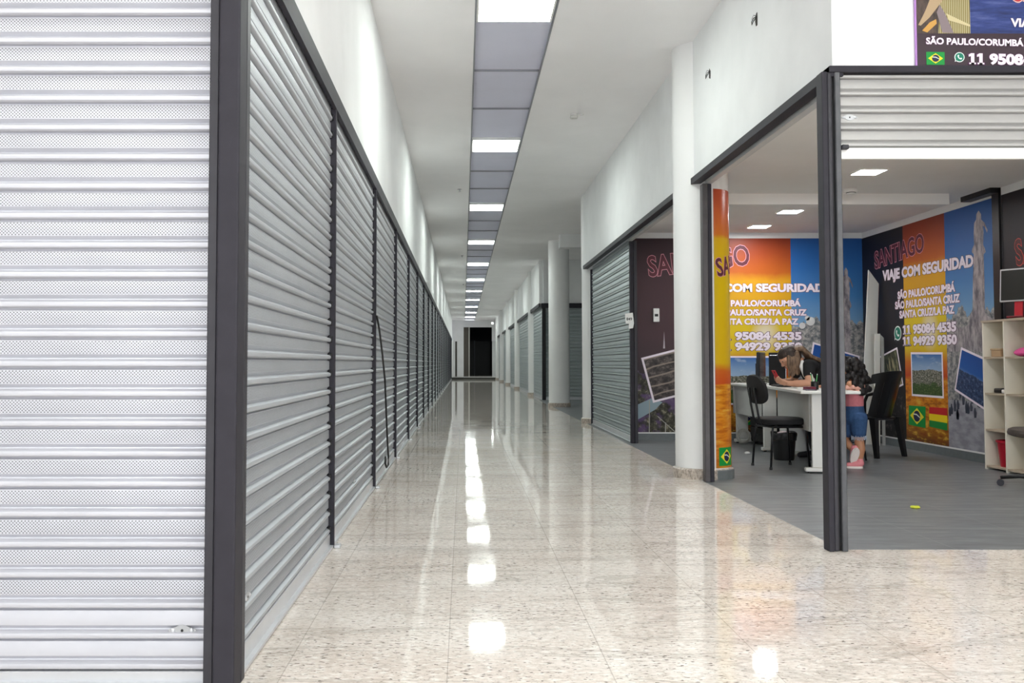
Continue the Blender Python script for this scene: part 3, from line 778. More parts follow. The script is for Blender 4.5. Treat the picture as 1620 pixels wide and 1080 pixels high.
class Wall:
    def __init__(s, kind, at, root):
        s.kind, s.at, s.root = kind, at, root
    def fn(s, u, v, d):
        if s.kind == 'back': return Vector((u, s.at - d, v))
        return Vector((s.at - d, -u, v))
    def uv(s, px, py):
        if s.kind == 'back': p = atY(px, py, s.at); return (p.x, p.z)
        p = atX(px, py, s.at); return (-p.y, p.z)
    def poly(s, name, pts, m, d0, d1, px=True, parent=None, box=None):
        q = [s.uv(*p) for p in pts] if px else pts
        lo = (min(a for a, b in q), min(b for a, b in q)); hi = (max(a for a, b in q), max(b for a, b in q))
        if box is None: f = lambda a, b: ((a - lo[0]) / (hi[0] - lo[0]), (b - lo[1]) / (hi[1] - lo[1]))
        else: f = box
        return MB().prism(q, s.fn, d0, d1, f).build(name, m, parent or s.root)
    def card(s, name, pts, m, d, rim=0.022, parent=None):
        """photo print with a white rim; pts clockwise pixel corners TL, TR, BR, BL"""
        q = [Vector(s.uv(*p)) for p in pts]; c = sum(q, Vector((0, 0))) / 4
        o = MB().prism([tuple(a) for a in q], s.fn, d, d + 0.0012).build(name, WHITEINK, parent or s.root)
        inn = []
        for i in range(4):
            a, b, e = q[i - 1], q[i], q[(i + 1) % 4]
            inn.append(b + (a - b).normalized() * rim * 1.05 + (e - b).normalized() * rim * 1.05)
        mb = MB(); vs = [s.fn(p.x, p.y, d + 0.0024) for p in inn] + [s.fn(p.x, p.y, d + 0.0013) for p in inn]
        t = [(0, 1), (1, 1), (1, 0), (0, 0)]
        mb.add(vs, [(0, 1, 2, 3), (7, 6, 5, 4)] + [(i, (i + 1) % 4, (i + 1) % 4 + 4, i + 4) for i in range(4)], t + t)
        mb.build('photo', m, o)
        return o
    def text(s, body, a, b, cap, d, bold=0.048, outline=None, fill=None, grow=0.045, px=True, spacing=1.0, name='lettering', shear=0.0):
        p0, p1 = (s.uv(*a), s.uv(*b)) if px else (a, b)
        mb = MB(); lettering(mb, body, s.fn, p0, p1, cap, d + 0.0012, d + 0.0024, bold, 0.0, spacing, shear)
        o = mb.build(name, fill or WHITEINK, s.root)
        if outline is not None:
            mb = MB(); lettering(mb, body, s.fn, p0, p1, cap, d, d + 0.0011, bold, grow, spacing, shear)
            mb.build('outline', outline, o)
        return o
def flag_br(wall, pts, d, name='flag', root=None):
    """green field, yellow lozenge, blue disc; pts TL, TR, BR, BL in wall units"""
    q = [Vector(p) for p in pts]
    g = lambda a, b: q[3] + (q[2] - q[3]) * a + ((q[0] + (q[1] - q[0]) * a) - (q[3] + (q[2] - q[3]) * a)) * b
    def P(l, m, d0, nm, par):
        l = [tuple(g(a, b)) for a, b in l]
        mb = MB().strips(l, wall.fn, d0, d0 + 0.0009, 0.012) if hasattr(wall, 'curved') else MB().prism(l, wall.fn, d0, d0 + 0.0009)
        return mb.build(nm, m, par)
    o = P([(0, 0), (1, 0), (1, 1), (0, 1)], ink('#0f8f3c'), d, name, root or wall.root)
    P([(0.09, 0.5), (0.5, 0.1), (0.91, 0.5), (0.5, 0.9)], ink('#e8d92e'), d + 0.001, 'lozenge', o)
    P([(0.5 + 0.2 * cos(2 * pi * k / 24), 0.5 + 0.27 * sin(2 * pi * k / 24)) for k in range(24)], ink('#1d2346'), d + 0.002, 'disc', o)
    P([(0.31, 0.56), (0.5, 0.55), (0.69, 0.42), (0.69, 0.47), (0.5, 0.61), (0.32, 0.62)], ink('#dfe6e0'), d + 0.003, 'band', o)
    return o
def flag_bo(wall, pts, d):
    q = [Vector(p) for p in pts]; o = None
    for k, (c, nm) in enumerate((('#1f8a3d', 'flag'), ('#f1d51e', 'yellow_band'), ('#c2262c', 'red_band'))):
        l = lambda t: q[3] + (q[0] - q[3]) * t; r = lambda t: q[2] + (q[1] - q[2]) * t
        b0, b1 = (0, 1.0) if k == 0 else (k / 3, (k + 1) / 3)
        x = MB().prism([tuple(l(b0)), tuple(r(b0)), tuple(r(b1)), tuple(l(b1))], wall.fn, d + 0.001 * (k > 0), d + 0.0009 + 0.001 * (k > 0)).build(nm, ink(c), o or wall.root)
        o = o or x
    return o
def chat_logo(wall, c, r, d):
    """green speech bubble with a white rim and a telephone receiver"""
    cx, cy = c
    def bub(R, tail):
        pts = []
        for k in range(36):
            a = radians(250 + 10 * k)
            pts.append((cx + R * cos(a), cy + R * sin(a)))
        # the tail at the lower side
        out = []
        for p in pts:
            out.append(p)
        i = min(range(36), key=lambda k: abs(((250 + 10 * k) % 360) - 222))
        out[i] = (cx + tail * cos(radians(225)), cy + tail * sin(radians(225)))
        return out
    o = MB().prism(bub(r, r * 1.32), wall.fn, d, d + 0.0009).build('chat_logo', ink('#e9f3ef'), wall.root)
    MB().prism(bub(r * 0.84, r * 1.02), wall.fn, d + 0.001, d + 0.0018).build('bubble', ink('#127a63'), o)
    rec = [(-0.42, 0.30), (-0.30, 0.46), (-0.16, 0.44), (-0.08, 0.22), (-0.20, 0.08), (-0.04, -0.14), (0.12, -0.24), (0.24, -0.12), (0.46, -0.22), (0.46, -0.38), (0.30, -0.48), (0.02, -0.42), (-0.24, -0.20), (-0.40, 0.08)]
    MB().prism([(cx + a * r, cy + b * r) for a, b in rec], wall.fn, d + 0.002, d + 0.0028).build('receiver', ink('#eef6f3'), o)
    return o

# ---- mural on the back wall
t = thing('wall_mural', (3.7, YB - 0.002, 0.1), 'printed wall mural behind the desks, dark at one side, orange and yellow in the middle, blue sky at the other', 'mural')
t['label'] = 'printed travel mural on the back wall behind the desks, dark then orange then blue'
wb = Wall('back', YB - 0.001, t)
ZT = atY(1200, 377, YB).z
def panel(w, name, u0, u1, z0, z1, m): return w.poly(name, [(u0, z0), (u1, z0), (u1, z1), (u0, z1)], m, 0.0, 0.004, px=False)
ud, uo, up = wb.uv(1143, 500)[0], wb.uv(1252, 500)[0], XS - 0.004
panel(wb, 'night_print', 2.14, ud, 0.1, ZT, PM['night'])
panel(wb, 'sunset_print', ud + 0.0005, uo, 0.1, ZT, PM['sunset'])
panel(wb, 'plaza_print', uo + 0.0005, up, 0.1, ZT, PM['plaza'])
cz = 1440 / YB
wb.text('SANTIAGO', (1027, 437), (1187, 418), 33 / cz, 0.005, bold=0.02, outline=PINK, fill=MAROON, grow=0.022)
wb.text('VIAJE COM SEGURIDAD', (1092, 461), (1304, 461), 12.5 / cz, 0.005, bold=0.048, outline=ink('#7c4a4c'), grow=0.03)
wb.text('SÃO PAULO/CORUMBÁ', (1126, 484), (1266.5, 484), 9.5 / cz, 0.005, bold=0.048, outline=ink('#8a3d4c'), grow=0.04)
wb.text('SÃO PAULO/SANTA CRUZ', (1119, 498.5), (1276, 498.5), 9.5 / cz, 0.005, bold=0.048, outline=ink('#8a3d4c'), grow=0.04)
wb.text('SANTA CRUZ/LA PAZ', (1130, 513), (1263, 513), 9.5 / cz, 0.005, bold=0.048, outline=ink('#8a3d4c'), grow=0.04)
wb.text('11 95084 4535', (1138, 537), (1268, 537), 12 / cz, 0.005, bold=0.055, outline=ink('#5b3558'), grow=0.04)
wb.text('11 94929 9350', (1138, 553.5), (1269, 553.5), 12 / cz, 0.005, bold=0.055, outline=ink('#5b3558'), grow=0.04)
chat_logo(wb, wb.uv(1124, 540), 0.085, 0.005)
wb.card('photo_card', [(1014, 566), (1108, 542), (1130, 612), (1033, 637)], PM['roads'], 0.005, 0.025)
wb.card('photo_card', [(1150.5, 563), (1222, 563), (1222, 640), (1150.5, 640)], PM['town'], 0.005, 0.02)
wb.card('photo_card', [(1286, 541), (1360, 563), (1350, 632), (1274, 610)], PM['mount'], 0.005, 0.02)
flag_br(wb, [wb.uv(*p) for p in ((1165, 646), (1198, 646), (1198, 672), (1165, 672))], 0.005)
flag_bo(wb, [wb.uv(*p) for p in ((1205, 646), (1238, 646), (1238, 672), (1205, 672))], 0.005)
# spire, palms and lamp post of the night photo
mb = MB()
mb.prism([wb.uv(*p) for p in ((1049, 551), (1050.5, 524), (1052, 551))], wb.fn, 0.0042, 0.0050)
mb.build('spire', ink('#b7adb3'), t)
mb = MB()
mb.prism([wb.uv(*p) for p in ((1008, 640), (1030, 630), (1048, 636), (1036, 648), (1008, 664))], wb.fn, 0.0042, 0.0048)
mb.build('lit_roof', ink('#8fa3ad'), t)
mb = MB()
for x0, y0, x1, y1, w_ in ((1027, 690, 1027.5, 633, 0.7), (1052.5, 690, 1053, 668, 0.8), (1040, 658, 1068, 683, 0.9)):
    mb.prism([wb.uv(x0 - w_, y0), wb.uv(x0 + w_, y0), wb.uv(x1 + w_, y1), wb.uv(x1 - w_, y1)], wb.fn, 0.0049, 0.0056)
mb.build('lamp_posts', ink('#a7a49a'), t)
# monument of the plaza photo
def monument(w, cx, y0, y1, half, root):
    """tall stone column with a figure on top, between pixel rows y0 (feet) and y1 (top)"""
    H = y0 - y1
    out = [(-0.115, 0), (0.115, 0), (0.10, 0.12), (0.075, 0.14), (0.07, 0.40), (0.06, 0.62), (0.085, 0.64), (0.075, 0.67), (0.055, 0.70), (0.06, 0.80), (0.05, 0.86), (0.075, 0.845), (0.10, 0.80), (0.108, 0.82), (0.07, 0.885),
           (0.03, 0.91), (0.028, 0.955), (0.0, 0.985), (-0.028, 0.955), (-0.03, 0.91), (-0.055, 0.88), (-0.06, 0.79), (-0.055, 0.70), (-0.075, 0.67), (-0.085, 0.64), (-0.06, 0.62), (-0.07, 0.40), (-0.075, 0.14), (-0.10, 0.12)]
    return [(cx + a * half / 0.115, y0 - b * H) for a, b in out]
stone = N('print_stone'); stone_m = stone.out(stone.mix(stone.ramp(stone.noise(stone.coord('Object', (14, 14, 5)), 1.0, 5, 0.7), [(0.38, g3(0)), (0.62, g3(1))]), lin('#5d5a63'), lin('#b4acae')), 0.45)
wb.poly('monument', monument(wb, 1338, 600, 420, 12, t), stone_m, 0.0042, 0.0050)
mb = MB()
for x, y, r_ in ((1269, 515, 5), (1282, 508, 7), (1277, 503, 4)):
    a = wb.uv(x, y); rr = r_ / cz
    mb.prism([(a[0] + rr * cos(k * pi / 8), a[1] + rr * sin(k * pi / 8)) for k in range(16)], wb.fn, 0.0042, 0.0050)
mb.build('lamp_globes', ink('#cfd0d0'), t)

# ---- mural on the side wall
t = thing('wall_mural', (XS - 0.002, 9.9, 0.1), 'printed travel mural on the side wall, from the leaning boards to the black wall post', 'mural')
wr = Wall('right', XS - 0.001, t)
ZTR = atX(1500, 335, XS).z
v0 = -(YB - 0.008)
a_, b_, c_ = wr.uv(1431, 500)[0], wr.uv(1497.5, 500)[0], -8.63
panel(wr, 'night_print', v0, a_, 0.1, ZTR, PM['nightdark'])
panel(wr, 'sunset_print', a_ + 0.0005, b_, 0.1, ZTR, PM['sunset'])
panel(wr, 'plaza_print', b_ + 0.0005, c_, 0.1, ZTR, PM['plaza'])
cr = lambda px, py0, py1: abs(wr.uv(px, py0)[1] - wr.uv(px, py1)[1])
wr.text('SANTIAGO', (1385, 425), (1463, 396.5), cr(1424, 400, 371), 0.005, bold=0.02, outline=PINK, fill=MAROON, grow=0.022)
wr.text('VIAJE COM SEGURIDAD', (1397, 443.5), (1541, 420.5), cr(1470, 432, 415), 0.005, bold=0.048, outline=ink('#5d4044'), grow=0.03)
OUT = ink('#7a2f3f')
wr.text('SÃO PAULO/CORUMBÁ', (1421, 472.5), (1512, 460), cr(1466, 466, 454), 0.005, bold=0.048, outline=OUT, grow=0.04)
wr.text('SÃO PAULO/SANTA CRUZ', (1417, 488.5), (1519.5, 477), cr(1466, 482, 470), 0.005, bold=0.048, outline=OUT, grow=0.04)
wr.text('SANTA CRUZ/LA PAZ', (1424, 503), (1511, 495), cr(1466, 499, 487), 0.005, bold=0.048, outline=OUT, grow=0.04)
wr.text('11 95084 4535', (1431, 528), (1514, 523), cr(1470, 525, 511), 0.005, bold=0.055, outline=ink('#5b3558'), grow=0.04)
wr.text('11 94929 9350', (1431, 546), (1515, 543.5), cr(1470, 545, 531), 0.005, bold=0.055, outline=ink('#5b3558'), grow=0.04)
chat_logo(wr, wr.uv(1421, 527), 0.085, 0.005)
wr.card('photo_card', [(1386, 567), (1420, 549), (1430, 609), (1398, 624)], PM['waterfall'], 0.005, 0.02)
wr.card('photo_card', [(1441.5, 557), (1492, 557), (1494, 630), (1443.5, 626)], PM['town'], 0.005, 0.022)
wr.card('photo_card', [(1521.5, 549), (1566, 569), (1561, 650), (1511, 617)], PM['mount'], 0.005, 0.022)
flag_br(wr, [wr.uv(*p) for p in ((1438.5, 641), (1465, 643), (1465, 677), (1438.5, 671.5))], 0.005)
flag_bo(wr, [wr.uv(*p) for p in ((1471, 643.5), (1499.5, 645.5), (1499.5, 681), (1471, 674.5))], 0.005)
wr.poly('monument', monument(wr, 1549, 520, 330, 15, t), stone_m, 0.0042, 0.0050)
wr.poly('pedestal', [(1500, 556), (1572, 556), (1573, 505), (1558, 496), (1552, 505), (1536, 500), (1533, 515), (1510, 520)], stone_m, 0.0036, 0.0041)
# people drawn small on the plaza
mb = MB(); random.seed(3)
for k in range(16):
    x = random.uniform(1503, 1560); y = random.uniform(628, 664)
    a = wr.uv(x, y); h_ = random.uniform(0.08, 0.13)
    mb.prism([(a[0] - 0.018, a[1]), (a[0] + 0.018, a[1] + 0.004), (a[0] + 0.026, a[1] + h_ * 0.55), (a[0] + 0.010, a[1] + h_ * 0.8), (a[0] + 0.008, a[1] + h_), (a[0] - 0.010, a[1] + h_), (a[0] - 0.024, a[1] + h_ * 0.6)], wr.fn, 0.0042, 0.0050)
mb.build('printed_crowd', ink('#3c4250'), t)
# ---- second mural beyond the black post
t = thing('wall_mural', (XS - 0.002, 7.3, 0.1), 'dark printed mural with red lettering on the side wall beyond the black post', 'mural')
w2 = Wall('right', XS - 0.001, t)
panel(w2, 'night_print', -8.50, -6.9, 0.1, ZTR, PM['nightdark'])
panel(w2, 'sunset_print', -6.8995, -5.0, 0.1, ZTR, PM['sunset'])
q = w2.uv(1610, 420)
w2.text('SANTIAGO', q, (q[0] + 1.20, q[1] + 0.20), 0.24, 0.005, bold=0.02, outline=ink('#c8453c'), fill=ink('#4a1a1e'), grow=0.025, px=False)

# ---- banner over the shop front
YF = YS - 0.012
bl = atY(1451, 104, YF)
t = thing('banner', (bl.x, YF, bl.z), 'large printed travel banner on the white wall above the half raised shutter', 'banner')
wf = Wall('back', YF - 0.001, t)
x1 = bl.x + 2.5
zt_ = 3.62
zd = atY(1480, 53.5, YF).z
xm = atY(1534, 40, YF).x
wf.poly('backing', [(bl.x - 0.008, bl.z - 0.006), (x1, bl.z - 0.006), (x1, zt_), (bl.x - 0.008, zt_)], ink('#b98ad0'), -0.008, 0.002, px=False)
wf.poly('dark_print', [(bl.x, bl.z), (x1, bl.z), (x1, zd), (bl.x, zd)], mat('#33202c', 0.4, 0, 0.12, 6), 0.0022, 0.004, px=False)
wf.poly('bridge_print', [(bl.x, zd + 0.0005), (xm, zd + 0.0005), (xm, zt_), (bl.x, zt_)], PM['bridge'], 0.0022, 0.004, px=False)
wf.poly('sea_print', [(xm + 0.0005, zd + 0.0005), (x1, zd + 0.0005), (x1, zt_), (xm + 0.0005, zt_)], PM['sea'], 0.0022, 0.004, px=False)
# bridge piers and deck of the photo print
def fp(name, l, c, d=0.0045): return wf.poly(name, l, ink(c), d, d + 0.0008)
fp('bridge_tower', [(1452, 40), (1456, 41), (1470, 28), (1490, 2), (1493, -20), (1478, -20), (1463, 18)], '#b29a7a')
fp('bridge_tower', [(1458, 49), (1466, 52), (1481, 38), (1480, 31), (1470, 36)], '#c9994e', 0.0056)
fp('bridge_tower', [(1490, 52), (1508, 53), (1494, 22), (1486, 8), (1481, 20)], '#85787c', 0.0050)
fp('bridge_deck', [(1496, 22), (1534, 40), (1534, 43), (1500, 33)], '#cbbf95', 0.0056)
k = 1440 / YF
wf.text('SÃO PAULO/CORUMBÁ', (1464, 70), (1618, 73.5), 10.5 / k, 0.005, bold=0.035, outline=ink('#5d2a5c'), grow=0.03)
wf.text('- SÃO PAULO/SANTA CRUZ', (1624, 73.5), (1800, 77), 10.5 / k, 0.005, bold=0.035, outline=ink('#5d2a5c'), grow=0.03)
wf.text('11 95084 4535', (1535, 101), (1690, 104), 16.5 / k, 0.005, bold=0.05, outline=ink('#5d2a5c'), grow=0.03)
wf.text('VIAJE COM SEGURIDAD', (1598, 42.5), (1795, 46), 13.5 / k, 0.005, bold=0.035, outline=ink('#3a2a5c'), grow=0.03)
q = wf.uv(1603, 3)
wf.text('SANTIAGO', q, (q[0] + 0.62, q[1] + 0.12), 0.15, 0.005, bold=0.02, outline=ink('#e4b8b4'), fill=ink('#b02d33'), grow=0.03, px=False)
flag_br(wf, [wf.uv(*p) for p in ((1464.5, 82.5), (1493.5, 83), (1493.5, 103.2), (1465, 103))], 0.005)
chat_logo(wf, wf.uv(1517, 91), 0.0265, 0.005)

# ---- print wrapped round the column
cx, cy = 2.055, 7.84
RW = 0.2345
def p_wrap(m, uv, u, v):
    w = m.noise(sc(m, uv, (3, 16, 1)), 1.0, 3)
    vv = m.math('ADD', v, m.math('MULTIPLY', m.math('SUBTRACT', w, 0.5), 0.02))
    c = m.ramp(vv, [(0.0, pt('#d8801f')), (0.10, pt('#e88f28')), (0.22, pt('#ee9a2a')), (0.295, pt('#f1a32c')), (0.30, pt('#d8592a')), (0.345, pt('#e0702c')), (0.375, pt('#f0c522')), (0.70, pt('#f3cf18')), (0.82, pt('#efbf1e')), (0.835, pt('#e8812e')), (0.92, pt('#e06a35')), (1.0, pt('#d4552f'))])
    rip = m.noise(sc(m, uv, (4, 60, 1)), 1.0, 4, 0.6)
    low = m.math('LESS_THAN', vv, 0.295)
    c = m.mix(m.math('MULTIPLY', low, m.ramp(rip, [(0.5, g3(0)), (0.62, g3(0.7))])), c, pt('#b8540f'))
    return m.mix(m.math('MULTIPLY', low, m.ramp(rip, [(0.36, g3(0.7)), (0.46, g3(0))])), c, pt('#fbcf5a'))
wrapm = uvm('print_column_wrap', p_wrap, 0.3)
z0, z1 = 0.095, atY(1135, 300, 7.66).z
A0, A1 = radians(-78), radians(118)
mb = MB(); SG = 40
vs, uvs = [], []
for r in (RW, RW - 0.002):
    for zz, vv in ((z0, 0.0), (z1, 1.0)):
        for i in range(SG + 1):
            a = A0 + (A1 - A0) * i / SG
            vs.append((cx + r * cos(a), cy + r * sin(a), zz)); uvs.append((i / SG * 1.0, vv))
n = SG + 1; fs = []
for i in range(SG):
    fs += [(i, i + 1, n + i + 1, n + i), (2 * n + i, 3 * n + i, 3 * n + i + 1, 2 * n + i + 1), (i, 2 * n + i, 2 * n + i + 1, i + 1), (n + i, n + i + 1, 3 * n + i + 1, 3 * n + i)]
fs += [(0, n, 3 * n, 2 * n), (n - 1, 3 * n - 1, 4 * n - 1, 2 * n - 1)]
mb.add(vs, fs, uvs)
wrap = mb.build('print_wrap', wrapm, column1, AUTO)
class Cyl:
    root = wrap
    curved = True
    def fn(s, u, v, d):
        a = A0 + u / RW; return Vector((cx + (RW + d) * cos(a), cy + (RW + d) * sin(a), v))
cyl = Cyl()
def ang_u(px, py):
    """arc position on the print under a pixel"""
    p = atY(px, py, cy); d = ray(px, py)
    o = Vector((-cx, -cy)); dd = Vector((d.x, d.y)); a = dd.dot(dd); b = 2 * o.dot(dd); c = o.dot(o) - RW * RW
    s = (-b - sqrt(max(0, b * b - 4 * a * c))) / (2 * a)
    x, y = d.x * s - cx, d.y * s - cy
    return ((math.atan2(y, x) - A0) * RW, CZ + d.z * s)
ua, va = ang_u(1135.5, 437); 
for grow, m_, dd, par in ((0.0, MAROON, 0.0025, None), (0.025, PINK, 0.001, 1)):
    mb = MB(); lettering(mb, 'SANTIAGO', cyl.fn, (ua, va), (ua + 0.78, va + 0.16), 0.155, dd, dd + 0.0012, 0.02, grow)
    mb.build('lettering' if par is None else 'outline', m_, wrap)
fa, fb = ang_u(1137.5, 708), ang_u(1137.5, 737)
flag_br(cyl, [(fa[0], fa[1]), (fa[0] + 0.17, fa[1]), (fa[0] + 0.17, fb[1]), (fa[0], fb[1])], 0.001, root=wrap)
MB().lathe([(RW + 0.0215, 0.0), (RW + 0.0215, 0.074), (RW + 0.016, 0.080)], cx, cy, 30, False, A0, A1).build('inside_base', M['trimgrey'], column1)
# white switch box on the dark mural
p = atY(1037.5, 498.5, YB)
t = thing('wall_control', (p.x, YB - 0.006, p.z), 'small white control box on the dark part of the back wall mural', 'switch')
MB().rbox(-0.038, 0.038, -0.035, 0.0, -0.085, 0.085, 0.006, 2).build('housing', M['white'], t, origin=O0)
MB().rbox(-0.022, 0.022, -0.039, -0.0352, -0.018, 0.014, 0.002, 1).build('display', M['black'], t, origin=O0)
# sensor on the shop ceiling
p = atZ(1346, 299, ZS)
t = thing('smoke_sensor', (p.x, p.y, ZS), 'small white sensor on the shop ceiling beside the white beam', 'sensor')
MB().lathe([(0.06, -0.001), (0.06, -0.02), (0.045, -0.032), (0.04, -0.05), (0.0, -0.055)], 0, 0, 18, False).build('body', M['white'], t, AUTO, origin=O0)
MB().lathe([(0.043, -0.030), (0.046, -0.036), (0.041, -0.042)], 0, 0, 18, False).build('slot_ring', M['black'], t, AUTO, origin=O0)
# recessed light panels in the shop ceiling
M['spot'] = emit('#ffffff', SPOT_STRENGTH)
for x, y, lab in ((3.50, 7.80, 'small square light panel in the shop ceiling in front of the beam'), (3.56, 9.86, 'small square light panel in the shop ceiling behind the beam, closer to it'), (3.58, 10.95, 'small square light panel in the shop ceiling next to the back wall'), (3.5, 5.75, 'added small square light panel in the shop ceiling, hidden above the half raised shutter')):  # the last panel is unseen, added to light the shop
    t = thing('recessed_light', (x, y, ZS), lab, 'ceiling light', 'light panels in the shop ceiling')
    mb = MB()
    for b in ((-0.12, 0.12, -0.12, -0.108), (-0.12, 0.12, 0.108, 0.12), (-0.12, -0.108, -0.108, 0.108), (0.108, 0.12, -0.108, 0.108)): mb.box(*b, -0.008, -0.0005)
    mb.build('frame', M['white'], t, origin=O0)
    MB().box(-0.108, 0.108, -0.108, 0.108, -0.006, -0.0005).build('diffuser', M['spot'], t, origin=O0)
# ================================================================== furniture of the travel shop
def Rz(a): return Matrix.Rotation(a, 4, 'Z')
def place(px, py): return atZ(px, py, 0.0)
TOPZ = 0.725
def desk(loc, rot, L, Wd, label, mo, lx, lw):
    """T-leg desk; local +Y runs along the desk, -X is the visitor side"""
    t = thing('office_desk', loc, label, 'desk', 'white office desks in the shop', rot)
    MB().rbox(0, Wd, 0, L, TOPZ - 0.026, TOPZ, 0.006, 2).build('desktop', M['desk'], t, origin=O0)
    MB().rbox(mo, mo + 0.018, 0.16, L - 0.12, 0.36, TOPZ - 0.027, 0.003, 1).build('modesty_panel', M['deskgrey'], t, origin=O0)
    for y in (0.10, L - 0.20):
        MB().rbox(lx, lx + lw, y, y + 0.045, 0.05, TOPZ - 0.027, 0.006, 2).build('leg', M['desk'], t, origin=O0)
        MB().rbox(0.05, Wd - 0.13, y - 0.010, y + 0.055, 0.012, 0.049, 0.012, 3).build('foot', M['desk'], t, origin=O0)
        for x in (0.09, Wd - 0.17):
            MB().lathe([(0.016, 0), (0.016, 0.0115)], x, y + 0.022, 10).build('glide', M['black'], t, origin=O0)
    return t
A = radians(-9.0)
D1 = Vector((2.95, 7.98, 0))
desk(D1, A, 1.80, 0.50, 'white desk at which the woman in black sits, closer to the corner post', 0.10, 0.112, 0.26)
D2 = Vector((3.22, 9.92, 0))
desk(D2, radians(-1.5), 1.40, 0.50, 'white desk carrying the black computer, between the other desk and the back wall', 0.055, 0.075, 0.14)
def on1(x, y, z=TOPZ):     # a point on the first desk
    return D1 + Rz(A) @ Vector((x, y, z))
def on2(x, y, z=TOPZ): return D2 + Rz(radians(-1.5)) @ Vector((x, y, z))

# visitor chair: steel tube frame, padded seat and back
def visitor_chair(loc, rot, label):
    """faces local +Y"""
    t = thing('visitor_chair', loc, label, 'chair', None, rot)
    rings = []
    for z, k in ((0.405, 0.86), (0.412, 0.97), (0.43, 1.0), (0.452, 0.985), (0.464, 0.9), (0.468, 0.6), (0.466, 0.15)):
        rings.append([(0.225 * k * (abs(cos(a)) ** 0.75) * (1 if cos(a) > 0 else -1), 0.215 * k * (abs(sin(a)) ** 0.8) * (1 if sin(a) > 0 else -1), z) for a in [2 * pi * i / 32 for i in range(32)]])
    MB().ring_surface(rings).build('seat', M['blackfabric'], t, AUTO, origin=O0)
    rings = []
    n = 28
    for d, k in ((-0.022, 0.80), (-0.020, 0.95), (-0.005, 1.0), (0.012, 0.95), (0.018, 0.80), (0.020, 0.3)):
        ring = []
        for i in range(n):
            a = 2 * pi * i / n
            x = 0.185 * k * abs(cos(a)) ** 0.6 * (1 if cos(a) > 0 else -1); z = 0.135 * k * abs(sin(a)) ** 0.6 * (1 if sin(a) > 0 else -1)
            x *= 1 - 0.25 * max(0, z / 0.135) ** 2
            y = -0.245 + d + 0.9 * x * x - 0.16 * z
            ring.append((x, y, 0.725 + z))
        rings.append(ring)
    MB().ring_surface(rings).build('backrest', M['blackfabric'], t, AUTO, origin=O0)
    for s in (-1, 1):
        x = 0.055 * s
        MB().tube([(x, -0.275, 0.74), (x, -0.262, 0.60), (x, -0.235, 0.46), (x, -0.20, 0.408), (x, -0.10, 0.396), (x, 0.12, 0.396)], 0.011, 8).build('back_support', M['blackmetal'], t, True, origin=O0)
        for yy in (-1, 1):
            MB().tube([(0.12 * s, 0.10 * yy, 0.392), (0.165 * s, 0.155 * yy, 0.382), (0.172 * s, 0.165 * yy, 0.34), (0.182 * s, 0.188 * yy, 0.012)], 0.0105, 8).build('leg', M['blackmetal'], t, True, origin=O0)
            MB().lathe([(0.014, 0), (0.014, 0.022), (0.009, 0.026)], 0.1823 * s, 0.1885 * yy, 10).build('leg_cap', M['black'], t, origin=O0)
    MB().tube([(-0.165, 0.155, 0.385), (0.165, 0.155, 0.385), (0.165, -0.155, 0.385), (-0.165, -0.155, 0.385)], 0.010, 8, closed=True).build('seat_frame', M['blackmetal'], t, origin=O0)
    return t
ch = place(1240, 737); 
visitor_chair((2.955, 8.52, 0), radians(-82), 'black padded visitor chair pulled up to the white desk, its back to the orange column')
visitor_chair((3.99, 10.02, 0), radians(180), 'black chair behind the woman with the backpack standing on it')
t = thing('stool', (3.90, 9.22, 0), 'black stool on which the woman at the desk sits', 'stool')
MB().lathe([(0.13, 0.385), (0.155, 0.39), (0.165, 0.405), (0.155, 0.418), (0.05, 0.42)], 0, 0, 26).build('seat', M['blackfabric'], t, AUTO, origin=O0)
for k in range(4):
    a = pi / 4 + pi / 2 * k
    MB().tube([(0.10 * cos(a), 0.10 * sin(a), 0.384), (0.155 * cos(a), 0.155 * sin(a), 0.0)], 0.011, 8).build('leg', M['blackmetal'], t, True, origin=O0)
MB().tube([(0.13 * cos(2 * pi * i / 20), 0.13 * sin(2 * pi * i / 20), 0.18) for i in range(20)], 0.007, 6, closed=True).build('foot_ring', M['blackmetal'], t, True, origin=O0)

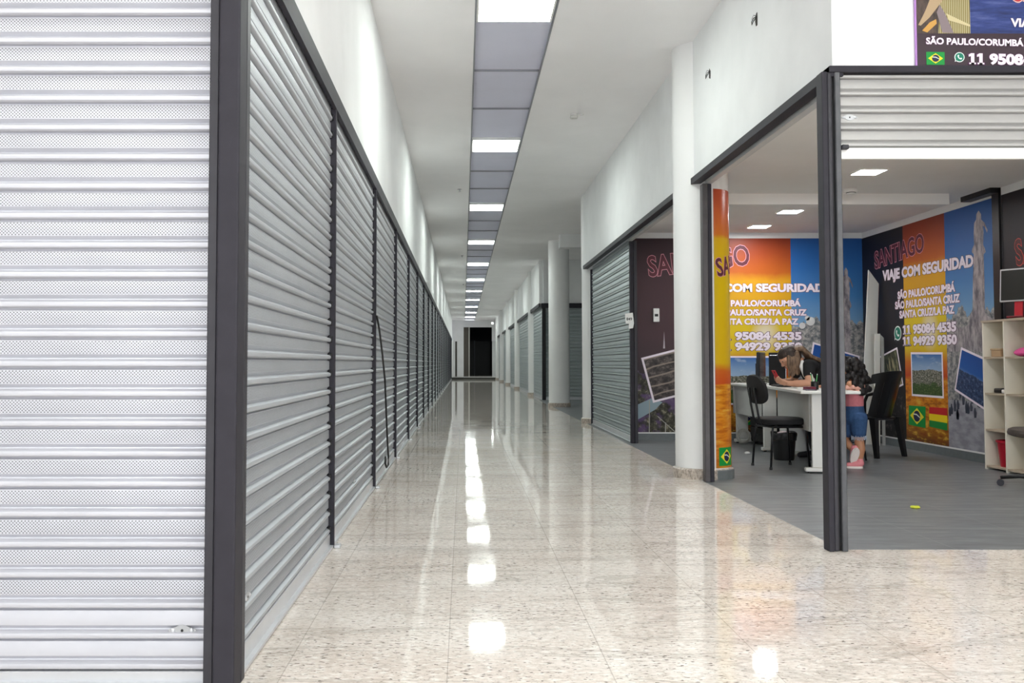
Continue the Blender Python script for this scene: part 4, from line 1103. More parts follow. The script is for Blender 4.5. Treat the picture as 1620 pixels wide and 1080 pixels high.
# black plastic armchair
def plastic_chair(loc, rot, label):
    """faces local +Y"""
    t = thing('plastic_armchair', loc, label, 'chair', None, rot)
    m = M['blackplastic']
    rings = []
    for z, k in ((0.400, 0.94), (0.404, 1.0), (0.424, 1.0), (0.428, 0.95)):
        rings.append([(0.23 * k * abs(cos(a)) ** 0.45 * (1 if cos(a) > 0 else -1), 0.01 + 0.225 * k * abs(sin(a)) ** 0.45 * (1 if sin(a) > 0 else -1), z - 0.02 * (1 - (sin(a) + 1) / 2)) for a in [2 * pi * i / 40 for i in range(40)]])
    MB().ring_surface(rings).build('seat', m, t, AUTO, origin=O0)
    # curved shell back with slots between ribs
    def shell(a0, a1, z0, z1, nm, steps=8):
        mb = MB(); rings = []
        for i in range(steps + 1):
            a = a0 + (a1 - a0) * i / steps
            r = []
            for z, off in ((z0, 0), (z0, 0.012), ):
                pass
            def P(z, o):
                lean = 0.30 * (z - 0.42)
                R = 0.235 + o
                top = 1.0 - 0.10 * (a / 1.25) ** 2
                zz = 0.42 + (z - 0.42) * top
                return (R * sin(a) * (1 + 0.06 * (z - 0.42)), -R * cos(a) * 0.92 - lean + 0.02, zz)
            zs = [z0 + (z1 - z0) * k / 4 for k in range(5)]
            rings.append([P(z, 0.0) for z in zs] + [P(z, 0.012) for z in reversed(zs)])
        return mb.ring_surface(rings).build(nm, m, t, AUTO, origin=O0)
    shell(-1.15, 1.15, 0.78, 0.89, 'back_rail', 16)
    for k in range(5):
        c = -0.72 + 0.36 * k
        shell(c - 0.172, c + 0.172, 0.44, 0.785, 'back_slat', 4)
    shell(-1.15, 1.15, 0.40, 0.445, 'back_foot', 16)
    for s in (-1, 1):
        pts = [(0.222 * s, -0.20, 0.80), (0.250 * s, -0.13, 0.72), (0.262 * s, -0.02, 0.655), (0.265 * s, 0.12, 0.64), (0.258 * s, 0.20, 0.62), (0.245 * s, 0.225, 0.55), (0.235 * s, 0.22, 0.42)]
        MB().tube(pts, [0.016, 0.018, 0.019, 0.019, 0.018, 0.017, 0.017], 10).build('armrest', m, t, True, origin=O0)
        for yy, y0 in ((1, 0.205), (-1, -0.20)):
            mb = MB(); rings = []
            for z, w, dx, dy in ((0.41, 0.034, 0, 0), (0.30, 0.029, 0.008, 0.012), (0.15, 0.024, 0.018, 0.03), (0.0, 0.019, 0.03, 0.05)):
                cx_, cy_ = (0.195 + dx) * s, y0 + dy * yy
                rings.append([(cx_ - w, cy_ - w, z), (cx_ + w, cy_ - w, z), (cx_ + w, cy_ + w, z), (cx_ - w, cy_ + w, z)])
            mb.ring_surface(rings).build('leg', m, t, origin=O0)
    return t
plastic_chair((4.27, 9.62, 0), radians(30), 'black plastic armchair standing behind the girl, by the side wall mural')

# swivel chair at the frame edge
def swivel_chair(loc, rot, label):
    t = thing('swivel_chair', loc, label, 'chair', None, rot)
    brown = mat('#4d443f', 0.85, 0, 0.15, 90)
    rings = []
    for z, k in ((0.395, 0.85), (0.405, 0.97), (0.425, 1.0), (0.45, 0.97), (0.462, 0.85), (0.464, 0.3)):
        rings.append([(0.235 * k * abs(cos(a)) ** 0.7 * (1 if cos(a) > 0 else -1), 0.225 * k * abs(sin(a)) ** 0.7 * (1 if sin(a) > 0 else -1), z) for a in [2 * pi * i / 32 for i in range(32)]])
    MB().ring_surface(rings).build('seat', brown, t, AUTO, origin=O0)
    MB().lathe([(0.06, 0.394), (0.05, 0.36), (0.026, 0.35), (0.026, 0.20), (0.035, 0.19), (0.035, 0.09), (0.05, 0.085), (0.05, 0.06)], 0, 0, 18).build('column', M['blackmetal'], t, AUTO, origin=O0)
    for k in range(5):
        a = 2 * pi * k / 5
        c, s = cos(a), sin(a)
        MB().tube([(0.03 * c, 0.03 * s, 0.085), (0.16 * c, 0.16 * s, 0.085), (0.29 * c, 0.29 * s, 0.065)], [0.022, 0.018, 0.013], 8).build('base_arm', M['black'], t, True, origin=O0)
        w = MB().tube([(0.29 * c - 0.022 * s, 0.29 * s + 0.022 * c, 0.026), (0.29 * c + 0.022 * s, 0.29 * s - 0.022 * c, 0.026)], 0.026, 14)
        w.build('caster', mat('#1d1b26', 0.5, 0, 0.05, 20), t, origin=O0)
    MB().tube([(0.15, -0.15, 0.39), (0.2, -0.24, 0.40), (0.2, -0.27, 0.55), (0.2, -0.265, 0.62)], 0.014, 8).build('back_support', M['blackmetal'], t, True, origin=O0)
    MB().rbox(0.02, 0.38, -0.275, -0.225, 0.60, 0.86, 0.024, 3).build('backrest', brown, t, AUTO, origin=O0)
    return t
swivel_chair((4.50, 7.10, 0), radians(76), 'brown seated swivel chair cut off by the frame edge, beside the cube shelf')

# cube shelf
def cube_shelf():
    y1, y0, x0, x1 = 8.42, 7.42, 4.80, 5.04
    t = thing('cube_shelf', (x0, y0, 0), 'white cube shelf with four rows of open compartments against the side wall', 'shelf')
    H, th = 1.34, 0.018
    cols = 3; cw = (y1 - y0) / cols
    for k in range(cols + 1):
        y = y0 + cw * k
        if k == cols: y -= th
        elif k > 0: y -= th / 2
        MB().box(x0, x1, y, y + th, 0.0, H).build('upright', M['shelf'], t)
    for k in range(cols):
        ya = y0 + cw * k + (th if k == 0 else th / 2); yb_ = y0 + cw * (k + 1) - (th if k == cols - 1 else th / 2)
        for r in range(4):
            z = 0.02 + r * (H - 0.02) / 4
            MB().box(x0 + 0.003, x1 - 0.008, ya, yb_, z - 0.0, z + 0.016).build('shelf_board', M['shelfedge'], t)
    MB().box(x0 - 0.006, x1, y0 - 0.006, y1 + 0.006, H + 0.0005, H + 0.02).build('top_board', M['shelfedge'], t)
    MB().box(x1 - 0.007, x1, y0 + th, y1 - th, 0.04, H - 0.001).build('back_panel', M['shelf'], t)
    return x0, y0, y1, cw, H, th
M['shelf'] = mat('#e6e1d2', 0.5, 0, 0.03, 8)
M['shelfedge'] = mat('#b7a894', 0.55, 0, 0.06, 20)
SX, SY0, SY1, SCW, SH, STH = cube_shelf()
rowz = lambda r: 0.02 + r * (SH - 0.02) / 4 + 0.0165
# things on the shelf
bl_ = MB().lathe([(0.082, 0), (0.088, 0.02), (0.112, 0.215), (0.124, 0.218), (0.126, 0.236), (0.116, 0.238), (0.110, 0.222), (0.084, 0.02), (0.0, 0.012)], SX + 0.118, SY1 - SCW / 2 - 0.02, 28, False)
bcx, bcy = SX + 0.118, SY1 - SCW / 2 - 0.02
bl_.v = [Vector((bcx + (p.x - bcx) * 0.86, bcy + (p.y - bcy) * 0.9, p.z + rowz(0))) for p in bl_.v]
tag(bl_.build('waste_bin', mat('#b3182f', 0.4, 0, 0.06, 12), None, AUTO), 'dark red plastic waste bin in the bottom compartment of the cube shelf', 'bin')
# pink cloth bundle
def lump(name, c, sx, sy, sz, m, seed, n=18, parent=None):
    random.seed(seed); mb = MB(); rings = []
    ph = [random.uniform(0, 6.28) for _ in range(5)]
    for k in range(9):
        th = -pi / 2 + pi * (0.04 + 0.92 * k / 8)
        ring = []
        for i in range(n):
            a = 2 * pi * i / n
            q = 1 + 0.16 * sin(3 * a + ph[0]) * cos(th) + 0.10 * sin(5 * a + ph[1] + th * 2) + 0.08 * sin(4 * th + ph[2])
            ring.append((c[0] + sx * q * cos(th) * cos(a), c[1] + sy * q * cos(th) * sin(a), max(c[2], c[2] + sz * (0.55 + 0.62 * q * sin(th)))))
        rings.append(ring)
    return mb.ring_surface(rings).build(name, m, parent, True)
yc2 = SY0 + 1.5 * SCW
tag(lump('cloth_bundle', (SX + 0.09, yc2 + 0.0, rowz(3)), 0.065, 0.105, 0.062, mat('#e0559a', 0.8, 0, 0.12, 60), 4), 'crumpled pink cloth in a top compartment of the cube shelf', 'cloth')
MBx = MB().rbox(SX + 0.05, SX + 0.17, SY1 - 0.20, SY1 - 0.05, rowz(3), rowz(3) + 0.06, 0.004, 1); bx_ = MBx.build('cardboard_box', mat('#b79a78', 0.7, 0, 0.08, 20), None)
tag(bx_, 'small beige box in the top compartment of the cube shelf beside the mural', 'box')
MB().rbox(SX + 0.045, SX + 0.175, SY1 - 0.205, SY1 - 0.045, rowz(3) + 0.0605, rowz(3) + 0.075, 0.003, 1).build('lid', mat('#c7ad8c', 0.7, 0, 0.06, 20), bx_)
st_ = MB().rbox(SX + 0.04, SX + 0.14, SY1 - 0.21, SY1 - 0.09, rowz(2), rowz(2) + 0.045, 0.012, 2).build('tape_dispenser', M['black'], None); tag(st_, 'small black and white gadget on the third shelf row of the cube shelf', 'gadget')
MB().rbox(SX + 0.04, SX + 0.12, SY1 - 0.30, SY1 - 0.2105, rowz(2), rowz(2) + 0.035, 0.01, 2).build('white_end', M['white'], st_)
# framed dark screen standing on the shelf
q = atX(1595, 458, 4.86)
t = thing('display_screen', (4.86, 7.99, SH + 0.021), 'small dark screen with a silver rim on a red foot atop the cube shelf', 'screen')
mt = Matrix.Translation((4.87, 7.99, SH + 0.021)) @ Rz(radians(-58)) @ Matrix.Rotation(radians(-4), 4, 'X')
hs = 0.295
def scr(x0, x1, y0, y1, z0, z1, r, nm, m): return MB().rbox(x0, x1, y0, y1, z0, z1, r, 2, mt).build(nm, m, t)
scr(-0.15, 0.15, -0.012, 0.012, 0.15, 0.15 + hs, 0.006, 'housing', mat('#c9cacc', 0.35, 0.4, 0.04, 10))
scr(-0.137, 0.137, -0.0145, -0.0122, 0.163, 0.137 + hs, 0.001, 'panel', mat('#1e2120', 0.3, 0, 0.04, 10))
scr(-0.035, 0.035, 0.0125, 0.03, 0.02, 0.30, 0.004, 'stand', mat('#c02030', 0.4, 0, 0.06, 10))
scr(-0.07, 0.07, -0.05, 0.06, 0.003, 0.02, 0.004, 'stand_foot', mat('#6e1420', 0.4, 0, 0.06, 10))

# boards leaning in the corner
def board(name, p0, p1, p2, p3, th, m, edge, label):
    """slab from its foot p0-p1 to its head p3-p2 with its thickness behind"""
    a, b, c, d = map(Vector, (p0, p1, p2, p3)); n = (b - a).cross(d - a).normalized() * th
    o = MB().add([a, b, c, d, a + n, b + n, c + n, d + n], [(0, 1, 2, 3), (7, 6, 5, 4), (3, 2, 6, 7), (0, 4, 5, 1), (0, 3, 7, 4)]).build('leaning_board', m, None)
    MB().add([b, b + n, c + n, c, b + n * 0.0 + (b - a).normalized() * 0.004, b + n + (b - a).normalized() * 0.004, c + n + (b - a).normalized() * 0.004, c + (b - a).normalized() * 0.004], [(0, 1, 2, 3), (4, 7, 6, 5), (0, 4, 5, 1), (1, 5, 6, 2), (2, 6, 7, 3), (3, 7, 4, 0)]).build('edge_band', edge, o)
    return tag(o, label, 'board')
bm_ = mat('#d9dad4', 0.5, 0, 0.04, 6)
board('b', (4.73, 10.90, 0), (4.885, 10.90, 0), atY(1389, 449, 11.03), atY(1373, 427, 11.03), 0.02, bm_, mat('#6e3a34', 0.6, 0, 0.1, 20), 'tallest white board leaning in the shop corner, with a slanted top and a brown edge')
board('b', (4.80, 10.70, 0), (4.865, 10.70, 0), atY(1391, 528, 10.80), atY(1383, 528, 10.80), 0.02, bm_, mat('#a9aaa2', 0.6, 0, 0.1, 20), 'shorter pale board leaning in the corner directly beside the tallest one')
board('b', (4.94, 10.78, 0), (4.97, 10.78, 0), atY(1397, 534, 10.86), atY(1393, 530, 10.86), 0.012, mat('#b9bbb8', 0.5, 0, 0.04, 6), mat('#a9aaa2', 0.6, 0, 0.1, 20), 'thin grey strip board leaning in the corner behind the plastic chair')

# bin under the desk
c = place(1236, 722)
c = Vector((3.225, 9.20, 0))
t = thing('waste_bin', c, 'black waste bin under the white desk behind the visitor chair', 'bin')
MB().lathe([(0.095, 0), (0.098, 0.01), (0.118, 0.255), (0.124, 0.26), (0.124, 0.27), (0.112, 0.268), (0.092, 0.02), (0.0, 0.014)], 0, 0, 26, False).build('bucket', M['black'], t, AUTO, origin=O0)
mb = MB(); rings = []
random.seed(5)
for z, r in ((0.20, 0.1205), (0.262, 0.127), (0.278, 0.125), (0.276, 0.112), (0.22, 0.104)):
    rings.append([((r + 0.003 * sin(5 * a + z * 40)) * cos(a), (r + 0.003 * sin(5 * a + z * 40)) * sin(a), z + 0.006 * sin(3 * a)) for a in [2 * pi * i / 30 for i in range(30)]])
mb.ring_surface(rings, False).build('bag_liner', mat('#17171b', 0.25, 0, 0.05, 30), t, True, origin=O0)
tag(lump('crumpled_paper', (c.x, c.y, 0.225), 0.075, 0.075, 0.05, mat('#e7d3dc', 0.8, 0, 0.06, 40), 9), 'pale crumpled paper sticking out of the black bin', 'paper')
# scraps on the floor
p = place(1182, 718)
tag(lump('paper_scrap', (p.x, p.y, 0.0), 0.028, 0.022, 0.022, M['white'], 12, 12), 'white paper scrap on the grey floor beside the visitor chair', 'paper')
p = place(1448, 804)
tag(lump('yellow_scrap', (p.x, p.y, 0.0), 0.034, 0.022, 0.016, mat('#c9cf3a', 0.6, 0, 0.15, 60), 14, 14), 'crumpled yellow green scrap lying in the middle of the grey shop floor', 'scrap')
# coil of white cable under the second desk
cc = atY(1177, 690, 11.0)
t = thing('cable_coil', (cc.x, cc.y, cc.z - 0.085), 'coil of pale cable hanging under the computer desk', 'cable')
for k in range(6):
    r = 0.055 + 0.006 * k
    MB().tube([(r * cos(a), 0.012 * sin(2 * a + k) + 0.004 * k, 0.085 + r * 1.05 * sin(a)) for a in [2 * pi * i / 26 for i in range(26)]], 0.0042, 6, closed=True).build('cable_loop', mat('#c9c7c0', 0.5, 0, 0.05, 20), t, True, origin=O0)
for dx, tx in ((-0.05, -0.12), (0.03, 0.06)):
    MB().tube([(dx, 0, 0.12), ((dx + tx) / 2, 0.01, 0.24), (tx, 0.0, TOPZ - 0.034 - (cc.z - 0.085))], 0.0035, 6).build('cable_end', mat('#c9c7c0', 0.5, 0, 0.05, 20), t, True, origin=O0)

# computer on the second desk
pb = on2(0.27, 0.22)
t = thing('computer_tower', pb, 'black computer tower with a silver edge on the second desk, in front of the woman', 'computer', None, radians(-20))
MB().rbox(-0.09, 0.09, -0.15, 0.15, 0.0, 0.36, 0.006, 2).build('case', M['blackfabric'], t, origin=O0)
MB().rbox(-0.085, 0.085, -0.157, -0.1505, 0.01, 0.35, 0.002, 1).build('front_panel', M['blackfabric'], t, origin=O0)
MB().rbox(0.083, 0.091, -0.160, -0.1575, 0.01, 0.35, 0.001, 1).build('silver_edge', M['chrome'], t, origin=O0)
MB().rbox(-0.08, 0.08, -0.160, -0.1575, 0.325, 0.332, 0.001, 1).build('silver_line', M['chrome'], t, origin=O0)
pm = on2(0.22, 0.68)
t = thing('monitor', pm, 'black monitor seen from behind on the second desk, next to the computer tower', 'monitor', None, radians(62))
MB().rbox(-0.20, 0.20, -0.02, 0.012, 0.08, 0.37, 0.008, 2).build('housing', mat('#20242c', 0.4, 0, 0.05, 10), t, origin=O0)
MB().rbox(-0.19, 0.19, -0.0225, -0.0202, 0.09, 0.36, 0.001, 1).build('screen', mat('#0b0d12', 0.12, 0, 0, 10), t, origin=O0)
MB().rbox(-0.10, 0.10, 0.0125, 0.035, 0.14, 0.30, 0.01, 2).build('rear_cover', M['black'], t, origin=O0)
MB().rbox(-0.03, 0.03, 0.036, 0.055, 0.012, 0.24, 0.006, 2).build('stand', M['black'], t, origin=O0)
MB().rbox(-0.11, 0.11, -0.05, 0.10, 0.0, 0.011, 0.004, 2).build('stand_foot', M['black'], t, origin=O0)

# small things on the first desk
pc = atY(1289, 611, 8.42); pc = Vector((pc.x, pc.y, TOPZ))
t = thing('pen_cup', pc, 'black pen cup on the desk in front of the woman', 'pen cup')
MB().lathe([(0.031, 0), (0.034, 0.004), (0.034, 0.075), (0.030, 0.075), (0.029, 0.008), (0, 0.006)], 0, 0, 20, False).build('cup', M['black'], t, AUTO, origin=O0)
MB().lathe([(0.0345, 0.066), (0.0362, 0.070), (0.0345, 0.0745)], 0, 0, 20, False).build('rim', M['black'], t, AUTO, origin=O0)
for dx, dy, lx, ly, hh, c_, lab in ((-0.008, 0.004, -0.022, 0.01, 0.145, '#2f9a55', 'green pen leaning towards the woman in the black cup'), (0.004, -0.008, 0.012, -0.012, 0.135, '#57b46a', 'green pen leaning away from the woman in the black cup'), (-0.002, 0.012, -0.008, 0.018, 0.13, '#d9ddd2', 'pale pen standing in the black cup')):
    a = pc + Vector((dx, dy, 0.009)); b = pc + Vector((dx + lx, dy + ly, hh))
    o = MB().tube([a, b], 0.0042, 8).build('pen', mat(c_, 0.35, 0, 0.03, 20), None)
    tag(o, lab, 'pen', 'pens in the black cup')
    MB().tube([b, b + (b - a).normalized() * 0.012], [0.0042, 0.002], 8).build('tip', M['white'], o)
def sheet(pts, z, th, nm, m): 
    return MB().prism(pts, lambda u, v, d: (u, v, d), z, z + th).build(nm, m, None)
def on1xy(x, y): p = on1(x, y); return (p.x, p.y)
tag(sheet([on1xy(0.08, 0.54), on1xy(0.29, 0.52), on1xy(0.31, 0.82), on1xy(0.10, 0.84)], TOPZ + 0.0006, 0.012, 'paper_stack', M['white']), 'flat stack of white paper on the desk under the woman\'s forearm', 'paper')
tag(MB().rbox(-0.035, 0.035, -0.05, 0.05, 0, 0.03, 0.008, 2, Matrix.Translation(on1(0.155, 0.385)) @ Rz(0.3)).build('staple_box', mat('#6e1c35', 0.45, 0, 0.06, 20), None), 'small dark red box lying beside the pen cup', 'box')
tag(MB().rbox(-0.05, 0.05, -0.075, 0.075, 0, 0.008, 0.003, 1, Matrix.Translation(on1(0.13, 0.25)) @ Rz(-0.2)).build('notebook', mat('#3d2440', 0.5, 0, 0.06, 20), None), 'thin dark purple notebook at the near end of the desk', 'notebook')
k_ = tag(MB().rbox(-0.07, 0.07, -0.18, 0.18, 0, 0.016, 0.005, 1, Matrix.Translation(on1(0.12, 1.58)) @ Rz(-0.15)).build('keyboard', M['black'], None), 'black keyboard lying at the far end of the woman\'s desk', 'keyboard')
for r_ in range(4):
    MB().rbox(-0.052 + 0.03 * r_, -0.028 + 0.03 * r_, -0.165, 0.165, 0.0165, 0.020, 0.001, 1, Matrix.Translation(on1(0.12, 1.58)) @ Rz(-0.15)).build('key_row', M['blackmetal'], k_)
# backpack hung on the chair behind the woman
bp = Vector((3.97, 10.02, 0.469))
t = thing('backpack', bp, 'black backpack with a yellow tag standing on the chair behind the woman', 'backpack', None, radians(10))
rings = []
for z, sx, sy in ((0.0, 0.10, 0.06), (0.02, 0.135, 0.085), (0.20, 0.15, 0.10), (0.38, 0.145, 0.09), (0.50, 0.115, 0.07), (0.56, 0.06, 0.04)):
    rings.append([(sx * abs(cos(a)) ** 0.6 * (1 if cos(a) > 0 else -1), sy * abs(sin(a)) ** 0.6 * (1 if sin(a) > 0 else -1), z) for a in [2 * pi * i / 28 for i in range(28)]])
MB().ring_surface(rings).build('bag_body', M['blackfabric'], t, AUTO, origin=O0)
MB().rbox(-0.10, 0.10, -0.125, -0.075, 0.04, 0.27, 0.02, 3).build('pocket', M['black'], t, AUTO, origin=O0)
MB().tube([(-0.035, 0, 0.545), (-0.04, 0, 0.60), (0, 0, 0.635), (0.04, 0, 0.60), (0.035, 0, 0.545)], 0.009, 8).build('handle', M['black'], t, True, origin=O0)
MB().rbox(-0.075, -0.045, -0.112, -0.100, 0.43, 0.49, 0.004, 1).build('tag', mat('#d3c838', 0.5, 0, 0.05, 20), t, origin=O0)
for s in (-1, 1):
    MB().tube([(0.07 * s, 0.075, 0.50), (0.08 * s, 0.13, 0.42), (0.085 * s, 0.135, 0.25), (0.09 * s, 0.09, 0.08)], 0.014, 8).build('strap', M['black'], t, True, origin=O0)

t = thing('dark_filler', (3.58, 10.75, 0), 'black filler box added for the darkness under the computer desk', 'filler box', None, 0)  # black box added to make the space under the desk dark
MB().rbox(-0.10, 0.12, -0.28, 0.30, 0.03, 0.56, 0.006, 1).build('case', M['blackfabric'], t, origin=O0)
for k in range(3):
    d_ = MB().rbox(-0.112, -0.1005, -0.275, 0.295, 0.05 + 0.17 * k, 0.205 + 0.17 * k, 0.003, 1).build('drawer', M['black'], t, origin=O0)
    MB().tube([(-0.118, -0.05, 0.13 + 0.17 * k), (-0.118, 0.07, 0.13 + 0.17 * k)], 0.005, 8).build('handle', M['blackmetal'], d_, origin=O0)
for x in (-0.07, 0.09):
    for y in (-0.24, 0.26): MB().lathe([(0.018, 0), (0.018, 0.0295)], x, y, 10).build('foot', M['black'], t, origin=O0)
# ================================================================== people
V = Vector
def cap_chain(mb, pts):
    """rounded tapered links through (position, radius) pairs"""
    for (p0, r0), (p1, r1) in zip(pts[:-1], pts[1:]):
        p0, p1 = V(p0), V(p1); t = p1 - p0; L = t.length
        if L < 1e-6: continue
        t.normalize(); a = t.orthogonal().normalized(); b = t.cross(a); rings = []; n = 14
        prof = [(-r0 * cos(x), r0 * sin(x)) for x in (0.12, 0.5, 0.9, 1.25)] + [(0, r0), (L, r1)] + [(L + r1 * sin(x), r1 * cos(x)) for x in (0.32, 0.67, 1.07, 1.45)]
        for d, r in prof:
            rings.append([p0 + t * d + a * (r * cos(2 * pi * i / n)) + b * (r * sin(2 * pi * i / n)) for i in range(n)])
        mb.ring_surface(rings)
def blob(name, chains, m, parent, voxel=0.006, smooth=4, factor=0.5):
    """fuses the links into one continuous skin"""
    mb = MB()
    for c in chains:
        if len(c) == 1: mb.sphere(c[0][0], c[0][1], 14, 10)
        else: cap_chain(mb, c)
    o = mb.build(name, m, parent, True)
    r = o.modifiers.new('fuse', 'REMESH'); r.mode = 'VOXEL'; r.voxel_size = voxel; r.use_smooth_shade = True
    if smooth:
        k = o.modifiers.new('soften', 'SMOOTH'); k.iterations = smooth; k.factor = factor
    baked(o)
    for p in o.data.polygons: p.use_smooth = True
    return o
def hand(w, d, nrm, curl, side, s=1.0):
    """palm, four fingers of unequal length and a thumb; d = direction of the fingers, nrm = palm side, side = +1/-1 thumb side"""
    w, d, nrm = V(w), V(d).normalized(), V(nrm).normalized()
    l = d.cross(nrm).normalized() * side; nrm = (l.cross(d) * side).normalized()
    ch = []
    for k in (-1, 0, 1):
        ch.append([(w + l * 0.014 * k * s, 0.017 * s), (w + d * 0.085 * s + l * 0.027 * k * s, 0.0125 * s)])
    for k, (off, ln) in enumerate(((0.032, 0.070), (0.011, 0.080), (-0.010, 0.074), (-0.031, 0.058))):
        p = w + d * (0.088 - 0.004 * abs(k - 1)) * s + l * off * s; a = curl * 0.5; pts = [(p, 0.0092 * s)]
        for q, f in enumerate((0.45, 0.32, 0.23)):
            p = p + (d * cos(a) + nrm * sin(a)) * ln * f * s; pts.append((p, (0.0088 - 0.0007 * q) * s)); a += curl * (0.9 - 0.1 * k)
        ch.append(pts)
    p0 = w + d * 0.022 * s + l * 0.020 * s; p1 = p0 + (d * 0.55 + l * 0.65 + nrm * 0.35) * 0.042 * s; p2 = p1 + (d * 0.85 + l * 0.10 + nrm * 0.45) * 0.034 * s; p3 = p2 + (d * 0.9 + nrm * 0.35 - l * 0.1) * 0.024 * s
    ch.append([(p0, 0.013 * s), (p1, 0.0110 * s), (p2, 0.0095 * s), (p3, 0.0080 * s)])
    return ch

SKIN = N('skin_tone'); SKIN = SKIN.out(SKIN.mix(SKIN.noise(SKIN.coord('Object'), 12, 3), lin('#b98468'), lin('#cf9f84')), 0.5)
SKINC = N('skin_tone_child'); SKINC = SKINC.out(SKINC.mix(SKINC.noise(SKINC.coord('Object'), 12, 3), lin('#ad7858'), lin('#c08c6c')), 0.5)
def m_hair(a, b, sc_):
    m = N('hair'); o = m.coord('Object', sc_); n = m.noise(o, 1.0, 4, 0.7); m.bump(n, 0.6, 0.01)
    return m.out(m.ramp(n, [(0.35, lin(a)), (0.65, lin(b))]), 0.45, 0, 0.4)
HAIR_TOP = m_hair('#1d1512', '#3a2a22', (60, 60, 14)); HAIR_LIGHT = m_hair('#4a382c', '#8a7058', (70, 70, 10)); HAIR_BLACK = m_hair('#0b0a0b', '#1d1a1b', (60, 60, 60))
DENIM = N('denim'); DENIM = DENIM.out(DENIM.mix(DENIM.noise(DENIM.coord('Object'), 45, 5, 0.7), lin('#1f3a63'), lin('#3f6493')), 0.85)
BLACKCOT = mat('#131316', 0.85, 0, 0.1, 60)

# ---- woman leaning over the desk
hc = V((3.285, 9.18, 1.035))
f = V((-0.80, -0.10, -0.59)).normalized(); sd = V((0.0, -1.0, 0.0)); sd = (sd - f * sd.dot(f)).normalized(); u = sd.cross(f).normalized()
if u.z < 0: u = -u
t = thing('person', (3.95, 9.22, 0), 'woman in a black short sleeved top leaning over the desk, holding a red phone', 'person')
sl, sr = V((3.43, 9.04, 0.945)), V((3.44, 9.38, 0.945))
el, er = V((3.395, 8.95, 0.772)), V((3.43, 9.47, 0.775))
wl, wr_ = V((3.225, 9.03, 0.766)), V((3.245, 9.29, 0.782))
head = [[(hc, 0.083), (hc + f * 0.028, 0.080)], [(hc - f * 0.02 + u * 0.012, 0.082)],
        [(hc + f * 0.030 - u * 0.035, 0.066), (hc + f * 0.040 - u * 0.085, 0.044), (hc + f * 0.052 - u * 0.098, 0.026)],
        [(hc + f * 0.092 + u * 0.004, 0.010), (hc + f * 0.114 - u * 0.030, 0.0125), (hc + f * 0.098 - u * 0.038, 0.012)],
        [(hc + f * 0.090 - u * 0.066, 0.011), (hc + f * 0.084 - u * 0.072, 0.013)],
        [(hc - f * 0.004 + sd * 0.080 - u * 0.012, 0.014), (hc - f * 0.012 + sd * 0.083 + u * 0.012, 0.016)], [(hc - f * 0.004 - sd * 0.080 - u * 0.012, 0.014), (hc - f * 0.012 - sd * 0.083 + u * 0.012, 0.016)]]
dl = V((-0.80, 0.30, 0.22)); dr = V((-0.78, -0.42, 0.14))
body = head + [[(hc - f * 0.025 - u * 0.06, 0.050), (V((3.42, 9.2, 0.97)), 0.056)],
               [(V((3.43, 9.2, 0.945)), 0.07), (V((3.54, 9.2, 0.885)), 0.118), (V((3.72, 9.21, 0.70)), 0.108), (V((3.90, 9.22, 0.56)), 0.125)],
               [(sl + V((0.03, 0.05, -0.01)), 0.055), (sl, 0.050), (el, 0.037), (el * 0.6 + wl * 0.4, 0.037), (wl, 0.026)],
               [(sr + V((0.03, -0.05, -0.01)), 0.055), (sr, 0.050), (er, 0.037), (er * 0.6 + wr_ * 0.4, 0.037), (wr_, 0.026)],
               [(V((3.90, 9.14, 0.545)), 0.085), (V((3.54, 9.10, 0.535)), 0.058), (V((3.57, 9.09, 0.30)), 0.050), (V((3.60, 9.08, 0.075)), 0.034)],
               [(V((3.90, 9.30, 0.545)), 0.085), (V((3.54, 9.36, 0.535)), 0.058), (V((3.57, 9.37, 0.30)), 0.050), (V((3.60, 9.38, 0.075)), 0.034)]]
body += hand(wl, dl, V((0.1, 0.75, 0.65)), 0.75, 1, 0.92) + hand(wr_, dr, V((-0.1, -0.8, 0.6)), 0.75, -1, 0.92)
blob('body', body, SKIN, t, 0.0045, 3)
tee = [[(V((3.425, 9.2, 0.945)), 0.078), (V((3.54, 9.2, 0.885)), 0.132), (V((3.72, 9.21, 0.70)), 0.122), (V((3.88, 9.22, 0.575)), 0.134)],
       [(sl + V((0.05, 0.06, -0.01)), 0.07), (sl, 0.063), (sl * 0.52 + el * 0.48, 0.056)], [(sr + V((0.05, -0.06, -0.01)), 0.07), (sr, 0.063), (sr * 0.52 + er * 0.48, 0.056)]]
shirt = blob('top', tee, BLACKCOT, t, 0.007, 3)
blob('white_front', [[(V((3.375, 9.07, 0.985)), 0.016), (V((3.36, 9.055, 0.93)), 0.022), (V((3.405, 9.055, 0.85)), 0.032), (V((3.46, 9.06, 0.80)), 0.034)]], M['white'], shirt, 0.006, 3)
blob('trousers', [[(V((3.90, 9.22, 0.545)), 0.135), (V((3.86, 9.22, 0.545)), 0.13)], [(V((3.90, 9.14, 0.545)), 0.095), (V((3.54, 9.10, 0.535)), 0.068), (V((3.57, 9.09, 0.30)), 0.060), (V((3.60, 9.08, 0.11)), 0.046)],
                  [(V((3.90, 9.30, 0.545)), 0.095), (V((3.54, 9.36, 0.535)), 0.068), (V((3.57, 9.37, 0.30)), 0.060), (V((3.60, 9.38, 0.11)), 0.046)]], mat('#191a22', 0.85, 0, 0.1, 60), t, 0.008, 3)
for y in (9.08, 9.38):
    s_ = blob('shoe', [[(V((3.62, y, 0.042)), 0.040), (V((3.52, y, 0.036)), 0.034), (V((3.45, y, 0.030)), 0.028)]], mat('#26242a', 0.6, 0, 0.05, 30), t, 0.006, 2)
random.seed(11)
